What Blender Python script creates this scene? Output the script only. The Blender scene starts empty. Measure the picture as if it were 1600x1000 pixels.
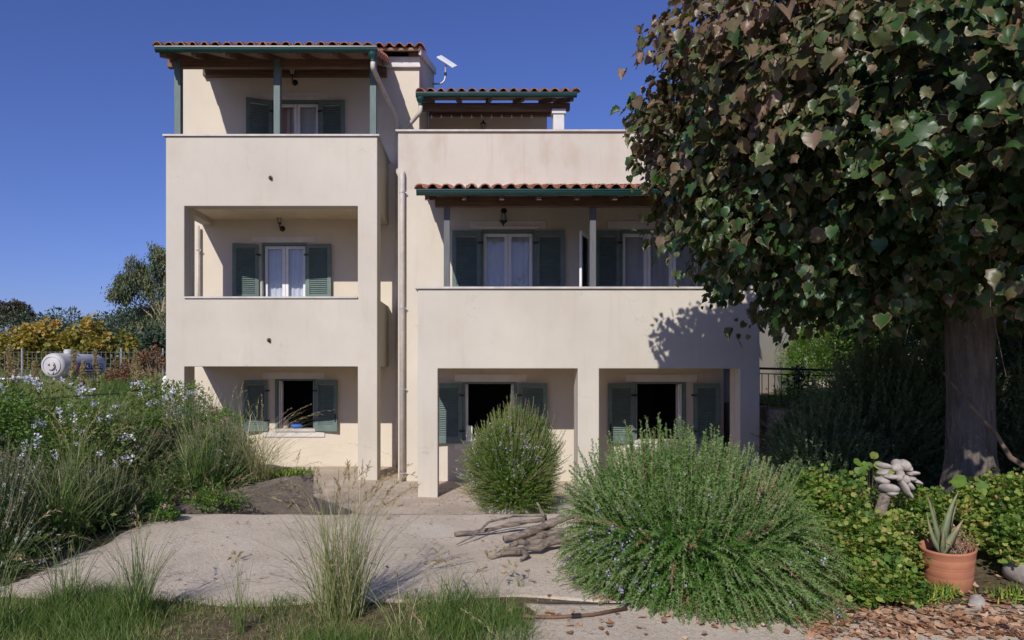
import bpy, bmesh, math, random
import numpy as np
from mathutils import Matrix, Vector

# ------------------------------------------------------------------ camera, sky, sun, exposure
scn = bpy.context.scene
cam_d = bpy.data.cameras.new('camera')
cam = bpy.data.objects.new('camera', cam_d)
scn.collection.objects.link(cam)
cam.location = (0, 0, 2.1)
cam.rotation_euler = (math.radians(90), 0, 0)
cam_d.sensor_width = 36.0
cam_d.lens = 25.83
cam_d.shift_x = 0.0375
cam_d.shift_y = 0.045
cam_d.clip_start = 0.05
cam_d.clip_end = 3000
scn.camera = cam

SUN_TRAVEL = Vector((0.33, 1.0, -0.66)).normalized()
SUN_EL = math.asin(-SUN_TRAVEL.z)
SUN_AZ = math.atan2(-SUN_TRAVEL.x, -SUN_TRAVEL.y)          # from +Y towards +X

world = bpy.data.worlds.new('World')
scn.world = world
world.use_nodes = True
wn = world.node_tree
wn.nodes.clear()
w_out = wn.nodes.new('ShaderNodeOutputWorld')
w_bg = wn.nodes.new('ShaderNodeBackground')
w_sky = wn.nodes.new('ShaderNodeTexSky')
w_sky.sky_type = 'NISHITA'
w_sky.sun_disc = False
w_sky.sun_elevation = SUN_EL
w_sky.sun_rotation = SUN_AZ
w_sky.altitude = 600
w_sky.air_density = 1.0
w_sky.dust_density = 0.8
w_sky.ozone_density = 4.5
w_bg.inputs['Strength'].default_value = 0.071
w_tint = wn.nodes.new('ShaderNodeMix'); w_tint.data_type = 'RGBA'; w_tint.blend_type = 'MULTIPLY'      # the photo's cool, slightly violet white balance
w_tint.inputs[0].default_value = 1.0
w_tint.inputs[7].default_value = (0.94, 0.94, 1.52, 1)
wn.links.new(w_sky.outputs['Color'], w_tint.inputs[6])
wn.links.new(w_tint.outputs[2], w_bg.inputs['Color'])
wn.links.new(w_bg.outputs['Background'], w_out.inputs['Surface'])

sun_d = bpy.data.lights.new('sun', 'SUN')
sun_d.energy = 4.15
sun_d.angle = math.radians(0.5)
sun_d.color = (1.0, 0.94, 0.87)
sun = bpy.data.objects.new('sun', sun_d)
scn.collection.objects.link(sun)
sun.rotation_euler = SUN_TRAVEL.to_track_quat('-Z', 'Y').to_euler()

scn.view_settings.view_transform = 'Standard'
scn.view_settings.look = 'None'
scn.view_settings.exposure = 0.0
scn.view_settings.gamma = 1.0
scn.render.engine = 'CYCLES'
scn.cycles.max_bounces = 10
scn.cycles.diffuse_bounces = 7
scn.cycles.transparent_max_bounces = 12
scn.cycles.use_denoising = True

RND = random.Random(11)
rng = np.random.default_rng(11)
COL = scn.collection
WORLD_M = {}

# ------------------------------------------------------------------ helpers
def link(o, parent=None):
    COL.objects.link(o)
    if parent is not None:
        o.parent = parent
        o.matrix_parent_inverse = WORLD_M.get(parent.name, Matrix.Identity(4)).inverted()
    return o

def tag(o, label, cat=None, group=None, kind=None):
    if label: o['label'] = label
    if cat: o['category'] = cat
    if group: o['group'] = group
    if kind: o['kind'] = kind
    return o

def thing(name, label, cat, loc=(0, 0, 0), group=None):
    o = bpy.data.objects.new(name, None)
    o.empty_display_size = 0.2
    o.location = loc
    COL.objects.link(o)
    WORLD_M[o.name] = Matrix.Translation(Vector(loc))
    return tag(o, label, cat, group)

class MB:
    """collects boxes, tubes and polygons, then becomes one mesh object"""
    def __init__(s):
        s.v = []; s.f = []; s.m = []
    def add(s, vs, fs, mi=0):
        b = len(s.v)
        s.v += [tuple(p) for p in vs]
        s.f += [tuple(i + b for i in f) for f in fs]
        s.m += [mi] * len(fs)
        return s
    def box(s, x0, x1, y0, y1, z0, z1, mi=0, mx=None):
        vs = [Vector(p) for p in ((x0,y0,z0),(x1,y0,z0),(x1,y1,z0),(x0,y1,z0),(x0,y0,z1),(x1,y0,z1),(x1,y1,z1),(x0,y1,z1))]
        if mx is not None: vs = [mx @ p for p in vs]
        return s.add(vs, [(0,3,2,1),(4,5,6,7),(0,1,5,4),(1,2,6,5),(2,3,7,6),(3,0,4,7)], mi)
    def beam(s, a, b, w, h, up=(0,0,1), mi=0):
        a = Vector(a); b = Vector(b); d = (b - a).normalized()
        sx = d.cross(Vector(up)).normalized(); sz = sx.cross(d)
        vs = []
        for p in (a, b):
            for i, j in ((-1,-1),(1,-1),(1,1),(-1,1)):
                vs.append(p + sx * (i * w / 2) + sz * (j * h / 2))
        return s.add(vs, [(0,1,2,3),(7,6,5,4),(0,4,5,1),(1,5,6,2),(2,6,7,3),(3,7,4,0)], mi)
    def tube(s, pts, rad, n=8, cap=True, mi=0):
        pts = [Vector(p) for p in pts]
        if not hasattr(rad, '__len__'): rad = [rad] * len(pts)
        vs = []; prev = None
        for i, p in enumerate(pts):
            d = (pts[min(i + 1, len(pts) - 1)] - pts[max(i - 1, 0)])
            d = d.normalized() if d.length > 1e-9 else Vector((0, 0, 1))
            if prev is None:
                a = d.cross(Vector((0, 0, 1)))
                if a.length < 0.05: a = d.cross(Vector((1, 0, 0)))
            else:
                a = prev - d * prev.dot(d)
            a.normalize(); prev = a; b = d.cross(a)
            for k in range(n):
                t = 2 * math.pi * k / n
                vs.append(p + (a * math.cos(t) + b * math.sin(t)) * rad[i])
        fs = []
        for i in range(len(pts) - 1):
            for k in range(n):
                fs.append((i*n+k, i*n+(k+1)%n, (i+1)*n+(k+1)%n, (i+1)*n+k))
        if cap:
            fs.append(tuple(range(n))[::-1]); fs.append(tuple((len(pts)-1)*n + k for k in range(n)))
        return s.add(vs, fs, mi)
    def lathe(s, prof, n=20, c=(0,0,0), mi=0, mx=None):
        vs = []
        for r, z in prof:
            for k in range(n):
                t = 2 * math.pi * k / n
                p = Vector((r * math.cos(t), r * math.sin(t), z))
                if mx is not None: p = mx @ p
                vs.append(p + Vector(c))
        fs = []
        for i in range(len(prof) - 1):
            for k in range(n):
                fs.append((i*n+k, i*n+(k+1)%n, (i+1)*n+(k+1)%n, (i+1)*n+k))
        return s.add(vs, fs, mi)
    def build(s, name, mats, parent=None, smooth=False, bevel=0.0, seg=1):
        me = bpy.data.meshes.new(name)
        me.from_pydata(s.v, [], s.f)
        if not isinstance(mats, (list, tuple)): mats = [mats]
        for m in mats: me.materials.append(m)
        if len(mats) > 1: me.polygons.foreach_set('material_index', s.m)
        if smooth:
            me.polygons.foreach_set('use_smooth', [True] * len(me.polygons))
        me.update()
        o = bpy.data.objects.new(name, me)
        link(o, parent)
        if bevel > 0:
            md = o.modifiers.new('soft_edge', 'BEVEL')
            md.width = bevel; md.segments = seg; md.limit_method = 'ANGLE'; md.angle_limit = math.radians(50)
        return o

def npmesh(name, V, F, mats, parent=None, attrs=None, smooth=False):
    """big meshes straight from arrays"""
    V = np.asarray(V, dtype=np.float32).reshape(-1, 3); F = np.asarray(F, dtype=np.int32)
    me = bpy.data.meshes.new(name)
    me.vertices.add(len(V)); me.vertices.foreach_set('co', V.ravel())
    k = F.shape[1]
    me.loops.add(F.size); me.loops.foreach_set('vertex_index', F.ravel())
    me.polygons.add(len(F))
    me.polygons.foreach_set('loop_start', np.arange(0, F.size, k, dtype=np.int32))
    me.polygons.foreach_set('loop_total', np.full(len(F), k, dtype=np.int32))
    if smooth: me.polygons.foreach_set('use_smooth', np.ones(len(F), dtype=bool))
    for an, av in (attrs or {}).items():
        at = me.attributes.new(an, 'FLOAT', 'POINT')
        at.data.foreach_set('value', np.asarray(av, dtype=np.float32).ravel())
    me.materials.append(mats)
    me.update(calc_edges=True)
    o = bpy.data.objects.new(name, me)
    return link(o, parent)

def slab_grid(us, vs, holes, w0, w1, axis):
    """a wall with square openings: cells of the us x vs grid minus the holes, thickness w0..w1; axis 'y' (u=x, v=z) or 'x' (u=y, v=z)"""
    U = sorted(set(list(us) + [h[0] for h in holes] + [h[1] for h in holes]))
    Vv = sorted(set(list(vs) + [h[2] for h in holes] + [h[3] for h in holes]))
    U = [u for u in U if us[0] - 1e-6 <= u <= us[-1] + 1e-6]; Vv = [v for v in Vv if vs[0] - 1e-6 <= v <= vs[-1] + 1e-6]
    def solid(i, j):
        if i < 0 or j < 0 or i >= len(U) - 1 or j >= len(Vv) - 1: return False
        cu = (U[i] + U[i+1]) / 2; cv = (Vv[j] + Vv[j+1]) / 2
        return not any(h[0] < cu < h[1] and h[2] < cv < h[3] for h in holes)
    mb = MB(); idx = {}
    def P(i, j, k):
        if (i, j, k) not in idx:
            u, v, w = U[i], Vv[j], (w0, w1)[k]
            mb.v.append((u, w, v) if axis == 'y' else (w, u, v)); idx[(i, j, k)] = len(mb.v) - 1
        return idx[(i, j, k)]
    def F(*q):
        mb.f.append(tuple(q) if axis == 'y' else tuple(q)[::-1]); mb.m.append(0)
    for i in range(len(U) - 1):
        for j in range(len(Vv) - 1):
            if not solid(i, j): continue
            F(P(i,j,0), P(i+1,j,0), P(i+1,j+1,0), P(i,j+1,0))
            F(P(i,j,1), P(i,j+1,1), P(i+1,j+1,1), P(i+1,j,1))
            if not solid(i-1, j): F(P(i,j,0), P(i,j+1,0), P(i,j+1,1), P(i,j,1))
            if not solid(i+1, j): F(P(i+1,j,0), P(i+1,j,1), P(i+1,j+1,1), P(i+1,j+1,0))
            if not solid(i, j-1): F(P(i,j,0), P(i,j,1), P(i+1,j,1), P(i+1,j,0))
            if not solid(i, j+1): F(P(i,j+1,0), P(i+1,j+1,0), P(i+1,j+1,1), P(i,j+1,1))
    return mb

# ------------------------------------------------------------------ materials
def nodes_of(name):
    m = bpy.data.materials.new(name); m.use_nodes = True
    nt = m.node_tree
    return m, nt, nt.nodes['Principled BSDF']

def mix_col(nt, fac, a, b):
    n = nt.nodes.new('ShaderNodeMix'); n.data_type = 'RGBA'
    for key, val in (('Factor', fac), ('A', a), ('B', b)):
        sock = [s for s in n.inputs if s.name == key and (s.type == ('VALUE' if key == 'Factor' else 'RGBA'))][0]
        if isinstance(val, tuple): sock.default_value = (*val, 1)
        elif isinstance(val, float): sock.default_value = val
        else: nt.links.new(val, sock)
    return [s for s in n.outputs if s.type == 'RGBA'][0]

def noise(nt, vec, scale, detail=4, rough=0.55, stretch=None):
    if stretch:
        mp = nt.nodes.new('ShaderNodeMapping'); mp.inputs['Scale'].default_value = stretch
        nt.links.new(vec, mp.inputs['Vector']); vec = mp.outputs['Vector']
    n = nt.nodes.new('ShaderNodeTexNoise'); n.inputs['Scale'].default_value = scale
    n.inputs['Detail'].default_value = detail; n.inputs['Roughness'].default_value = rough
    nt.links.new(vec, n.inputs['Vector'])
    return n.outputs['Fac']

def ramp(nt, fac, stops):
    r = nt.nodes.new('ShaderNodeValToRGB')
    while len(r.color_ramp.elements) < len(stops): r.color_ramp.elements.new(0.5)
    for e, (p, c) in zip(r.color_ramp.elements, stops):
        e.position = p; e.color = (*c, 1) if len(c) == 3 else c
    nt.links.new(fac, r.inputs['Fac'])
    return r.outputs['Color']

def coords(nt, which='Object'):
    return nt.nodes.new('ShaderNodeTexCoord').outputs[which]

def bump(nt, bsdf, h, strength=0.3, dist=0.01):
    b = nt.nodes.new('ShaderNodeBump'); b.inputs['Strength'].default_value = strength; b.inputs['Distance'].default_value = dist
    nt.links.new(h, b.inputs['Height']); nt.links.new(b.outputs['Normal'], bsdf.inputs['Normal'])

def plain(name, col, rough=0.7, var=0.12, scale=6.0, bs=0.15, bscale=60.0, bd=0.004, metal=0.0, spec=0.4, stretch=None):
    m, nt, b = nodes_of(name)
    c = coords(nt)
    f = noise(nt, c, scale, 5, stretch=stretch)
    lo = tuple(max(0, x * (1 - var * 1.6)) for x in col); hi = tuple(min(1, x * (1 + var * 1.4)) for x in col)
    nt.links.new(ramp(nt, f, [(0.25, lo), (0.75, hi)]), b.inputs['Base Color'])
    b.inputs['Roughness'].default_value = rough; b.inputs['Metallic'].default_value = metal
    b.inputs['Specular IOR Level'].default_value = spec
    if bs > 0: bump(nt, b, noise(nt, c, bscale, 3, stretch=stretch), bs, bd)
    return m

def stucco(name, col, stain=0.25, stain_col=(0.40, 0.29, 0.20)):
    m, nt, b = nodes_of(name)
    c = coords(nt)
    big = noise(nt, c, 0.8, 6)
    base = ramp(nt, big, [(0.3, tuple(x * 0.93 for x in col)), (0.7, tuple(min(1, x * 1.05) for x in col))])
    patch = noise(nt, c, 2.3, 5, 0.6, stretch=(1, 1, 0.55))
    pf = ramp(nt, patch, [(0.50, (0, 0, 0)), (0.78, (stain,) * 3)])
    col1 = mix_col(nt, pf, base, stain_col)
    streak = noise(nt, c, 3.0, 5, 0.65, stretch=(2.2, 2.2, 0.16))
    sf = ramp(nt, streak, [(0.56, (0, 0, 0)), (0.85, (stain * 1.2,) * 3)])
    col2 = mix_col(nt, sf, col1, tuple(x * 0.9 for x in stain_col))
    # hairline cracks
    vo = nt.nodes.new('ShaderNodeTexVoronoi'); vo.feature = 'DISTANCE_TO_EDGE'; vo.inputs['Scale'].default_value = 0.55
    wob = nt.nodes.new('ShaderNodeVectorMath'); wob.operation = 'ADD'
    nn = nt.nodes.new('ShaderNodeTexNoise'); nn.inputs['Scale'].default_value = 3.0; nn.inputs['Detail'].default_value = 6
    nt.links.new(c, nn.inputs['Vector']); nt.links.new(c, wob.inputs[0]); nt.links.new(nn.outputs['Color'], wob.inputs[1])
    nt.links.new(wob.outputs[0], vo.inputs['Vector'])
    cr = ramp(nt, vo.outputs['Distance'], [(0.0, (0.30,) * 3), (0.006, (0, 0, 0))])
    gate = ramp(nt, noise(nt, c, 0.9, 2), [(0.55, (0, 0, 0)), (0.62, (1, 1, 1))])
    mul = nt.nodes.new('ShaderNodeMath'); mul.operation = 'MULTIPLY'
    nt.links.new(cr, mul.inputs[0]); nt.links.new(gate, mul.inputs[1])
    col3 = mix_col(nt, mul.outputs[0], col2, tuple(x * 0.45 for x in col))
    nt.links.new(col3, b.inputs['Base Color'])
    b.inputs['Roughness'].default_value = 0.9; b.inputs['Specular IOR Level'].default_value = 0.15
    add = nt.nodes.new('ShaderNodeMath'); add.operation = 'ADD'
    nt.links.new(noise(nt, c, 90, 4), add.inputs[0]); nt.links.new(noise(nt, c, 5, 3), add.inputs[1])
    bump(nt, b, add.outputs[0], 0.35, 0.009)
    return m

def leafmat(name, stops, trans=0.28, rough=0.5, spec=0.35, rim=None, rim_at=(0.72, 1.0), bright=1.5):
    m, nt, b = nodes_of(name)
    at = nt.nodes.new('ShaderNodeAttribute'); at.attribute_name = 'tint'
    col = ramp(nt, at.outputs['Fac'], stops)
    if rim:
        ar = nt.nodes.new('ShaderNodeAttribute'); ar.attribute_name = 'rim'
        rf = ramp(nt, ar.outputs['Fac'], [(rim_at[0], (0, 0, 0)), (rim_at[1], (1, 1, 1))])
        col = mix_col(nt, rf, col, rim)
    f = noise(nt, coords(nt), 14, 3)
    dark = nt.nodes.new('ShaderNodeMix'); dark.data_type = 'RGBA'; dark.blend_type = 'MULTIPLY'
    ins = [s for s in dark.inputs if s.type == 'RGBA']; [s for s in dark.inputs if s.name == 'Factor' and s.type == 'VALUE'][0].default_value = 1.0
    nt.links.new(col, ins[0]); nt.links.new(ramp(nt, f, [(0.3, (0.72,) * 3), (0.7, (1.15,) * 3)]), ins[1])
    col = [s for s in dark.outputs if s.type == 'RGBA'][0]
    nt.links.new(col, b.inputs['Base Color'])
    b.inputs['Roughness'].default_value = rough; b.inputs['Specular IOR Level'].default_value = spec
    if trans > 0:
        t = nt.nodes.new('ShaderNodeBsdfTranslucent')
        g = nt.nodes.new('ShaderNodeMix'); g.data_type = 'RGBA'; g.blend_type = 'MULTIPLY'
        gi = [s for s in g.inputs if s.type == 'RGBA']; [s for s in g.inputs if s.name == 'Factor' and s.type == 'VALUE'][0].default_value = 1.0
        nt.links.new(col, gi[0]); gi[1].default_value = (bright * 1.1, bright * 1.15, bright * 0.55, 1)
        nt.links.new([s for s in g.outputs if s.type == 'RGBA'][0], t.inputs['Color'])
        mx = nt.nodes.new('ShaderNodeMixShader'); mx.inputs[0].default_value = trans
        nt.links.new(b.outputs[0], mx.inputs[1]); nt.links.new(t.outputs[0], mx.inputs[2])
        nt.links.new(mx.outputs[0], nt.nodes['Material Output'].inputs['Surface'])
    return m

def glassmat(name, tint=(0.9, 0.93, 0.95)):
    m, nt, b = nodes_of(name)
    tr = nt.nodes.new('ShaderNodeBsdfTransparent'); tr.inputs[0].default_value = (*tint, 1)
    gl = nt.nodes.new('ShaderNodeBsdfGlossy'); gl.inputs['Roughness'].default_value = 0.02
    fr = nt.nodes.new('ShaderNodeFresnel'); fr.inputs[0].default_value = 1.5
    mx = nt.nodes.new('ShaderNodeMixShader')
    nt.links.new(fr.outputs[0], mx.inputs[0]); nt.links.new(tr.outputs[0], mx.inputs[1]); nt.links.new(gl.outputs[0], mx.inputs[2])
    nt.links.new(mx.outputs[0], nt.nodes['Material Output'].inputs['Surface'])
    return m

def concrete(name, col, rough_b=0.5, scale=1.0, spots=0.3, light=(0.62, 0.57, 0.51)):
    m, nt, b = nodes_of(name)
    c = coords(nt)
    n1 = noise(nt, c, 1.4 * scale, 7, 0.62)
    n2 = noise(nt, c, 26 * scale, 5, 0.7)
    base = ramp(nt, n1, [(0.25, tuple(x * 0.78 for x in col)), (0.5, col), (0.78, light)])
    sp = ramp(nt, n2, [(0.34, (spots,) * 3), (0.5, (0, 0, 0))])
    c2 = mix_col(nt, sp, base, tuple(x * 0.42 for x in col))
    sp2 = ramp(nt, noise(nt, c, 70 * scale, 3, 0.6), [(0.6, (0, 0, 0)), (0.75, (spots * 1.2,) * 3)])
    c3 = mix_col(nt, sp2, c2, tuple(min(1, x * 1.5) for x in col))
    # fine wandering cracks and broad dull stains
    vo = nt.nodes.new('ShaderNodeTexVoronoi'); vo.feature = 'DISTANCE_TO_EDGE'; vo.inputs['Scale'].default_value = 0.6
    wob = nt.nodes.new('ShaderNodeVectorMath'); wob.operation = 'ADD'
    nn = nt.nodes.new('ShaderNodeTexNoise'); nn.inputs['Scale'].default_value = 2.2; nn.inputs['Detail'].default_value = 8
    nt.links.new(c, nn.inputs['Vector']); nt.links.new(c, wob.inputs[0]); nt.links.new(nn.outputs['Color'], wob.inputs[1])
    nt.links.new(wob.outputs[0], vo.inputs['Vector'])
    c3 = mix_col(nt, ramp(nt, vo.outputs['Distance'], [(0.0, (0.55,) * 3), (0.007, (0, 0, 0))]), c3, tuple(x * 0.35 for x in col))
    c3 = mix_col(nt, ramp(nt, noise(nt, c, 0.8, 7, 0.65), [(0.52, (0, 0, 0)), (0.75, (0.38,) * 3)]), c3, (col[0] * 0.66, col[1] * 0.62, col[2] * 0.56))
    nt.links.new(c3, b.inputs['Base Color'])
    b.inputs['Roughness'].default_value = 0.95; b.inputs['Specular IOR Level'].default_value = 0.1
    add = nt.nodes.new('ShaderNodeMath'); add.operation = 'ADD'
    nt.links.new(n2, add.inputs[0]); nt.links.new(noise(nt, c, 110 * scale, 3, 0.7), add.inputs[1])
    bump(nt, b, add.outputs[0], rough_b, 0.02)
    return m

M = {}
WALL = (0.545, 0.505, 0.430)
M['wall'] = stucco('cream_stucco', WALL, 0.20)
M['wall_stained'] = stucco('stained_cream_stucco', WALL, 0.42)
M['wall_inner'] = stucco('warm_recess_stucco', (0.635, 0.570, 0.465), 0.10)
M['wall_lower'] = stucco('warm_stucco', (0.585, 0.533, 0.445), 0.14)
M['wall_grey'] = stucco('grey_stucco', (0.50, 0.45, 0.39), 0.2)
M['trim'] = plain('pale_trim', (0.63, 0.60, 0.565), 0.8, 0.06, 4, 0.1)
M['marble'] = plain('marble_cap', (0.50, 0.47, 0.43), 0.55, 0.14, 5, 0.05)
M['white'] = plain('white_frame', (0.74, 0.74, 0.75), 0.45, 0.05, 5, 0.03)
M['pipe'] = plain('cream_pipe', (0.54, 0.49, 0.43), 0.5, 0.10, 9, 0.04)
M['shutter'] = plain('sage_shutter_paint', (0.122, 0.176, 0.160), 0.55, 0.12, 8, 0.08)
M['post'] = plain('green_post_paint', (0.105, 0.150, 0.142), 0.6, 0.16, 9, 0.1, stretch=(4, 4, 0.4))
M['post_dark'] = plain('dark_post_paint', (0.115, 0.12, 0.125), 0.6, 0.16, 9, 0.1, stretch=(4, 4, 0.4))
M['gutter'] = plain('dark_green_gutter', (0.007, 0.046, 0.040), 0.3, 0.15, 5, 0.02, spec=0.6)
M['wood'] = plain('brown_roof_timber', (0.15, 0.088, 0.055), 0.7, 0.3, 5, 0.25, 40, stretch=(0.5, 6, 6))
M['board'] = plain('roof_board_timber', (0.33, 0.215, 0.145), 0.7, 0.25, 5, 0.25, 40, stretch=(0.4, 7, 7))
M['tile'] = plain('terracotta_tile', (0.47, 0.205, 0.12), 0.9, 0.32, 7, 0.3, 60)
M['tile_end'] = plain('tile_mortar', (0.36, 0.24, 0.17), 0.95, 0.3, 12, 0.4)
M['iron'] = plain('dark_iron', (0.028, 0.026, 0.025), 0.5, 0.3, 20, 0.1, metal=0.3)
M['glass'] = glassmat('window_glass')
M['curtain'] = plain('white_curtain', (0.72, 0.70, 0.71), 0.9, 0.05, 4, 0.05)
M['pink_curtain'] = plain('pink_curtain', (0.62, 0.36, 0.31), 0.9, 0.08, 4, 0.05)
M['room'] = plain('room_shade_colour', (0.09, 0.08, 0.07), 0.9, 0.1, 2, 0)  # room shade put into the colour, so the openings look near black
M['lamp_glass'] = plain('lantern_glass', (0.50, 0.46, 0.38), 0.25, 0.1, 5, 0)
M['metal'] = plain('galvanised_metal', (0.46, 0.46, 0.48), 0.4, 0.1, 10, 0.02, metal=0.4)
M['tank'] = plain('grey_tank_paint', (0.47, 0.46, 0.465), 0.5, 0.10, 3, 0.03)
M['rust'] = plain('rust', (0.16, 0.07, 0.035), 0.9, 0.3, 20, 0.2)
M['sign_blue'] = plain('sign_blue', (0.015, 0.022, 0.16), 0.5, 0.1, 5, 0)
M['sign_red'] = plain('sign_red', (0.45, 0.03, 0.035), 0.5, 0.1, 5, 0)
M['sign_white'] = plain('sign_white', (0.75, 0.75, 0.76), 0.5, 0.04, 5, 0)
M['turquoise'] = plain('turquoise_plastic', (0.05, 0.42, 0.45), 0.4, 0.05, 5, 0)
M['blue_cloth'] = plain('blue_cloth', (0.03, 0.14, 0.50), 0.9, 0.2, 20, 0.2)
M['beige_cloth'] = plain('beige_cloth', (0.42, 0.33, 0.26), 0.9, 0.2, 20, 0.2)
M['slab'] = concrete('driveway_concrete', (0.82, 0.70, 0.55), 1.0, 1.0, 0.42, (0.89, 0.79, 0.655))
M['floor_tile'] = plain('warm_floor_tile', (0.78, 0.64, 0.46), 0.6, 0.08, 3, 0.05)
M['court'] = concrete('courtyard_concrete', (0.62, 0.52, 0.415), 0.8, 1.3, 0.55, (0.80, 0.73, 0.64))
M['old_concrete'] = concrete('weathered_concrete', (0.31, 0.255, 0.21), 0.9, 1.6, 0.7, (0.44, 0.38, 0.32))
M['pale_concrete'] = concrete('pale_concrete', (0.50, 0.45, 0.395), 0.6, 1.6, 0.3, (0.66, 0.62, 0.57))
M['bounce_apron'] = concrete('pale_bounce_concrete', (0.66, 0.575, 0.48), 0.5, 1.0, 0.3, (0.74, 0.66, 0.57))  # for the added sheet behind the camera, pale to bounce light
M['fence_wire'] = plain('dull_fence_wire', (0.20, 0.20, 0.20), 0.6, 0.1, 10, 0, metal=0.2)
M['drift'] = plain('driftwood_grey', (0.235, 0.19, 0.155), 0.95, 0.5, 5, 1.0, 30, 0.01, stretch=(2, 8, 8))
M['stone'] = plain('pebble_stone', (0.33, 0.295, 0.265), 0.9, 0.35, 9, 0.4, 40)
M['terracotta'] = plain('terracotta_pot', (0.43, 0.175, 0.095), 0.85, 0.18, 4, 0.12, 80)
m, nt, b = nodes_of('speckled_grey_bark')
c_ = coords(nt)
bk = noise(nt, c_, 7, 7, 0.65, stretch=(3, 3, 0.5))
bc = ramp(nt, bk, [(0.25, (0.085, 0.070, 0.058)), (0.5, (0.20, 0.172, 0.148)), (0.8, (0.31, 0.275, 0.24))])
bc = mix_col(nt, ramp(nt, noise(nt, c_, 34, 4, 0.6, stretch=(1, 1, 0.7)), [(0.62, (0, 0, 0)), (0.72, (0.7,) * 3)]), bc, (0.46, 0.44, 0.41))
bc = mix_col(nt, ramp(nt, noise(nt, c_, 2.2, 4), [(0.5, (0, 0, 0)), (0.7, (0.5,) * 3)]), bc, (0.11, 0.095, 0.075))
nt.links.new(bc, b.inputs['Base Color']); b.inputs['Roughness'].default_value = 0.95; b.inputs['Specular IOR Level'].default_value = 0.1
bump(nt, b, noise(nt, c_, 16, 8, 0.7, stretch=(3, 3, 0.45)), 1.0, 0.045)
M['bark'] = m
M['twig'] = plain('brown_twig', (0.17, 0.12, 0.085), 0.9, 0.3, 10, 0.3)
M['pale_twig'] = plain('pale_woody_stem', (0.34, 0.27, 0.19), 0.9, 0.3, 10, 0.3)
M['hose'] = plain('brown_hose', (0.16, 0.085, 0.05), 0.6, 0.2, 10, 0.1)

LEAF = {}
LEAF['rosemary'] = leafmat('rosemary_needles', [(0.0, (0.034, 0.100, 0.014)), (0.4, (0.088, 0.205, 0.034)), (0.70, (0.155, 0.270, 0.070)), (0.92, (0.25, 0.325, 0.14)), (1.0, (0.30, 0.21, 0.11))], 0.28, 0.5)
LEAF['rosemary_round'] = leafmat('round_rosemary_needles', [(0.0, (0.045, 0.105, 0.012)), (0.4, (0.125, 0.225, 0.028)), (0.70, (0.235, 0.325, 0.062)), (0.92, (0.34, 0.38, 0.12)), (1.0, (0.34, 0.23, 0.12))], 0.3, 0.5)
LEAF['rosemary_dull'] = leafmat('dull_rosemary_needles', [(0.0, (0.032, 0.078, 0.022)), (0.5, (0.082, 0.150, 0.042)), (0.92, (0.20, 0.245, 0.105)), (1.0, (0.27, 0.20, 0.12))], 0.22, 0.55)
LEAF['shrub'] = leafmat('shrub_leaves', [(0.0, (0.036, 0.095, 0.016)), (0.5, (0.105, 0.210, 0.034)), (1.0, (0.23, 0.315, 0.068))], 0.3)
LEAF['plumbago'] = leafmat('plumbago_leaves', [(0.0, (0.050, 0.105, 0.022)), (0.5, (0.140, 0.205, 0.048)), (0.85, (0.24, 0.265, 0.078)), (1.0, (0.30, 0.21, 0.075))], 0.3)
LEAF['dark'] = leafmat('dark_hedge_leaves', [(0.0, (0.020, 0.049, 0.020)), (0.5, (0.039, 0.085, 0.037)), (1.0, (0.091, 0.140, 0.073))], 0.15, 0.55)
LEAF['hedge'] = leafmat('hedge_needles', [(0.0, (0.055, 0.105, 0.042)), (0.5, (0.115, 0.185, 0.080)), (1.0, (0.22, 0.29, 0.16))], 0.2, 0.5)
LEAF['cypress'] = leafmat('cypress_sprays', [(0.0, (0.043, 0.116, 0.012)), (0.5, (0.110, 0.226, 0.022)), (1.0, (0.207, 0.317, 0.037))], 0.3)
LEAF['geranium'] = leafmat('geranium_leaves', [(0.0, (0.065, 0.150, 0.025)), (0.45, (0.185, 0.295, 0.055)), (0.8, (0.36, 0.39, 0.095)), (1.0, (0.50, 0.36, 0.15))], 0.35)
LEAF['grass'] = leafmat('grass_blades', [(0.0, (0.049, 0.122, 0.020)), (0.4, (0.110, 0.201, 0.037)), (0.7, (0.232, 0.256, 0.085)), (1.0, (0.512, 0.415, 0.244))], 0.3)
LEAF['tall_grass'] = leafmat('tall_grass_blades', [(0.0, (0.075, 0.145, 0.032)), (0.4, (0.165, 0.235, 0.070)), (0.7, (0.34, 0.325, 0.16)), (1.0, (0.62, 0.52, 0.37))], 0.3)
LEAF['linden'] = leafmat('linden_leaves', [(0.0, (0.018, 0.052, 0.014)), (0.35, (0.045, 0.098, 0.024)), (0.6, (0.098, 0.112, 0.040)), (0.8, (0.145, 0.108, 0.058)), (1.0, (0.20, 0.125, 0.080))], 0.22, 0.42, 0.5, rim=(0.24, 0.135, 0.065))
LEAF['euc'] = leafmat('eucalyptus_leaves', [(0.0, (0.055, 0.088, 0.044)), (0.5, (0.128, 0.165, 0.081)), (1.0, (0.256, 0.232, 0.128))], 0.2)
LEAF['olive'] = leafmat('olive_leaves', [(0.0, (0.043, 0.073, 0.043)), (0.5, (0.091, 0.128, 0.079)), (1.0, (0.183, 0.213, 0.140))], 0.15)
LEAF['yellow'] = leafmat('autumn_leaves', [(0.0, (0.050, 0.090, 0.012)), (0.3, (0.19, 0.19, 0.035)), (0.65, (0.42, 0.33, 0.075)), (1.0, (0.50, 0.27, 0.09))], 0.3)
LEAF['red'] = leafmat('red_brown_leaves', [(0.0, (0.10, 0.06, 0.025)), (0.5, (0.22, 0.105, 0.06)), (1.0, (0.32, 0.19, 0.11))], 0.25)
LEAF['brown_tree'] = leafmat('brown_crown_leaves', [(0.0, (0.037, 0.043, 0.018)), (0.5, (0.091, 0.071, 0.034)), (1.0, (0.159, 0.110, 0.061))], 0.15)
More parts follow.
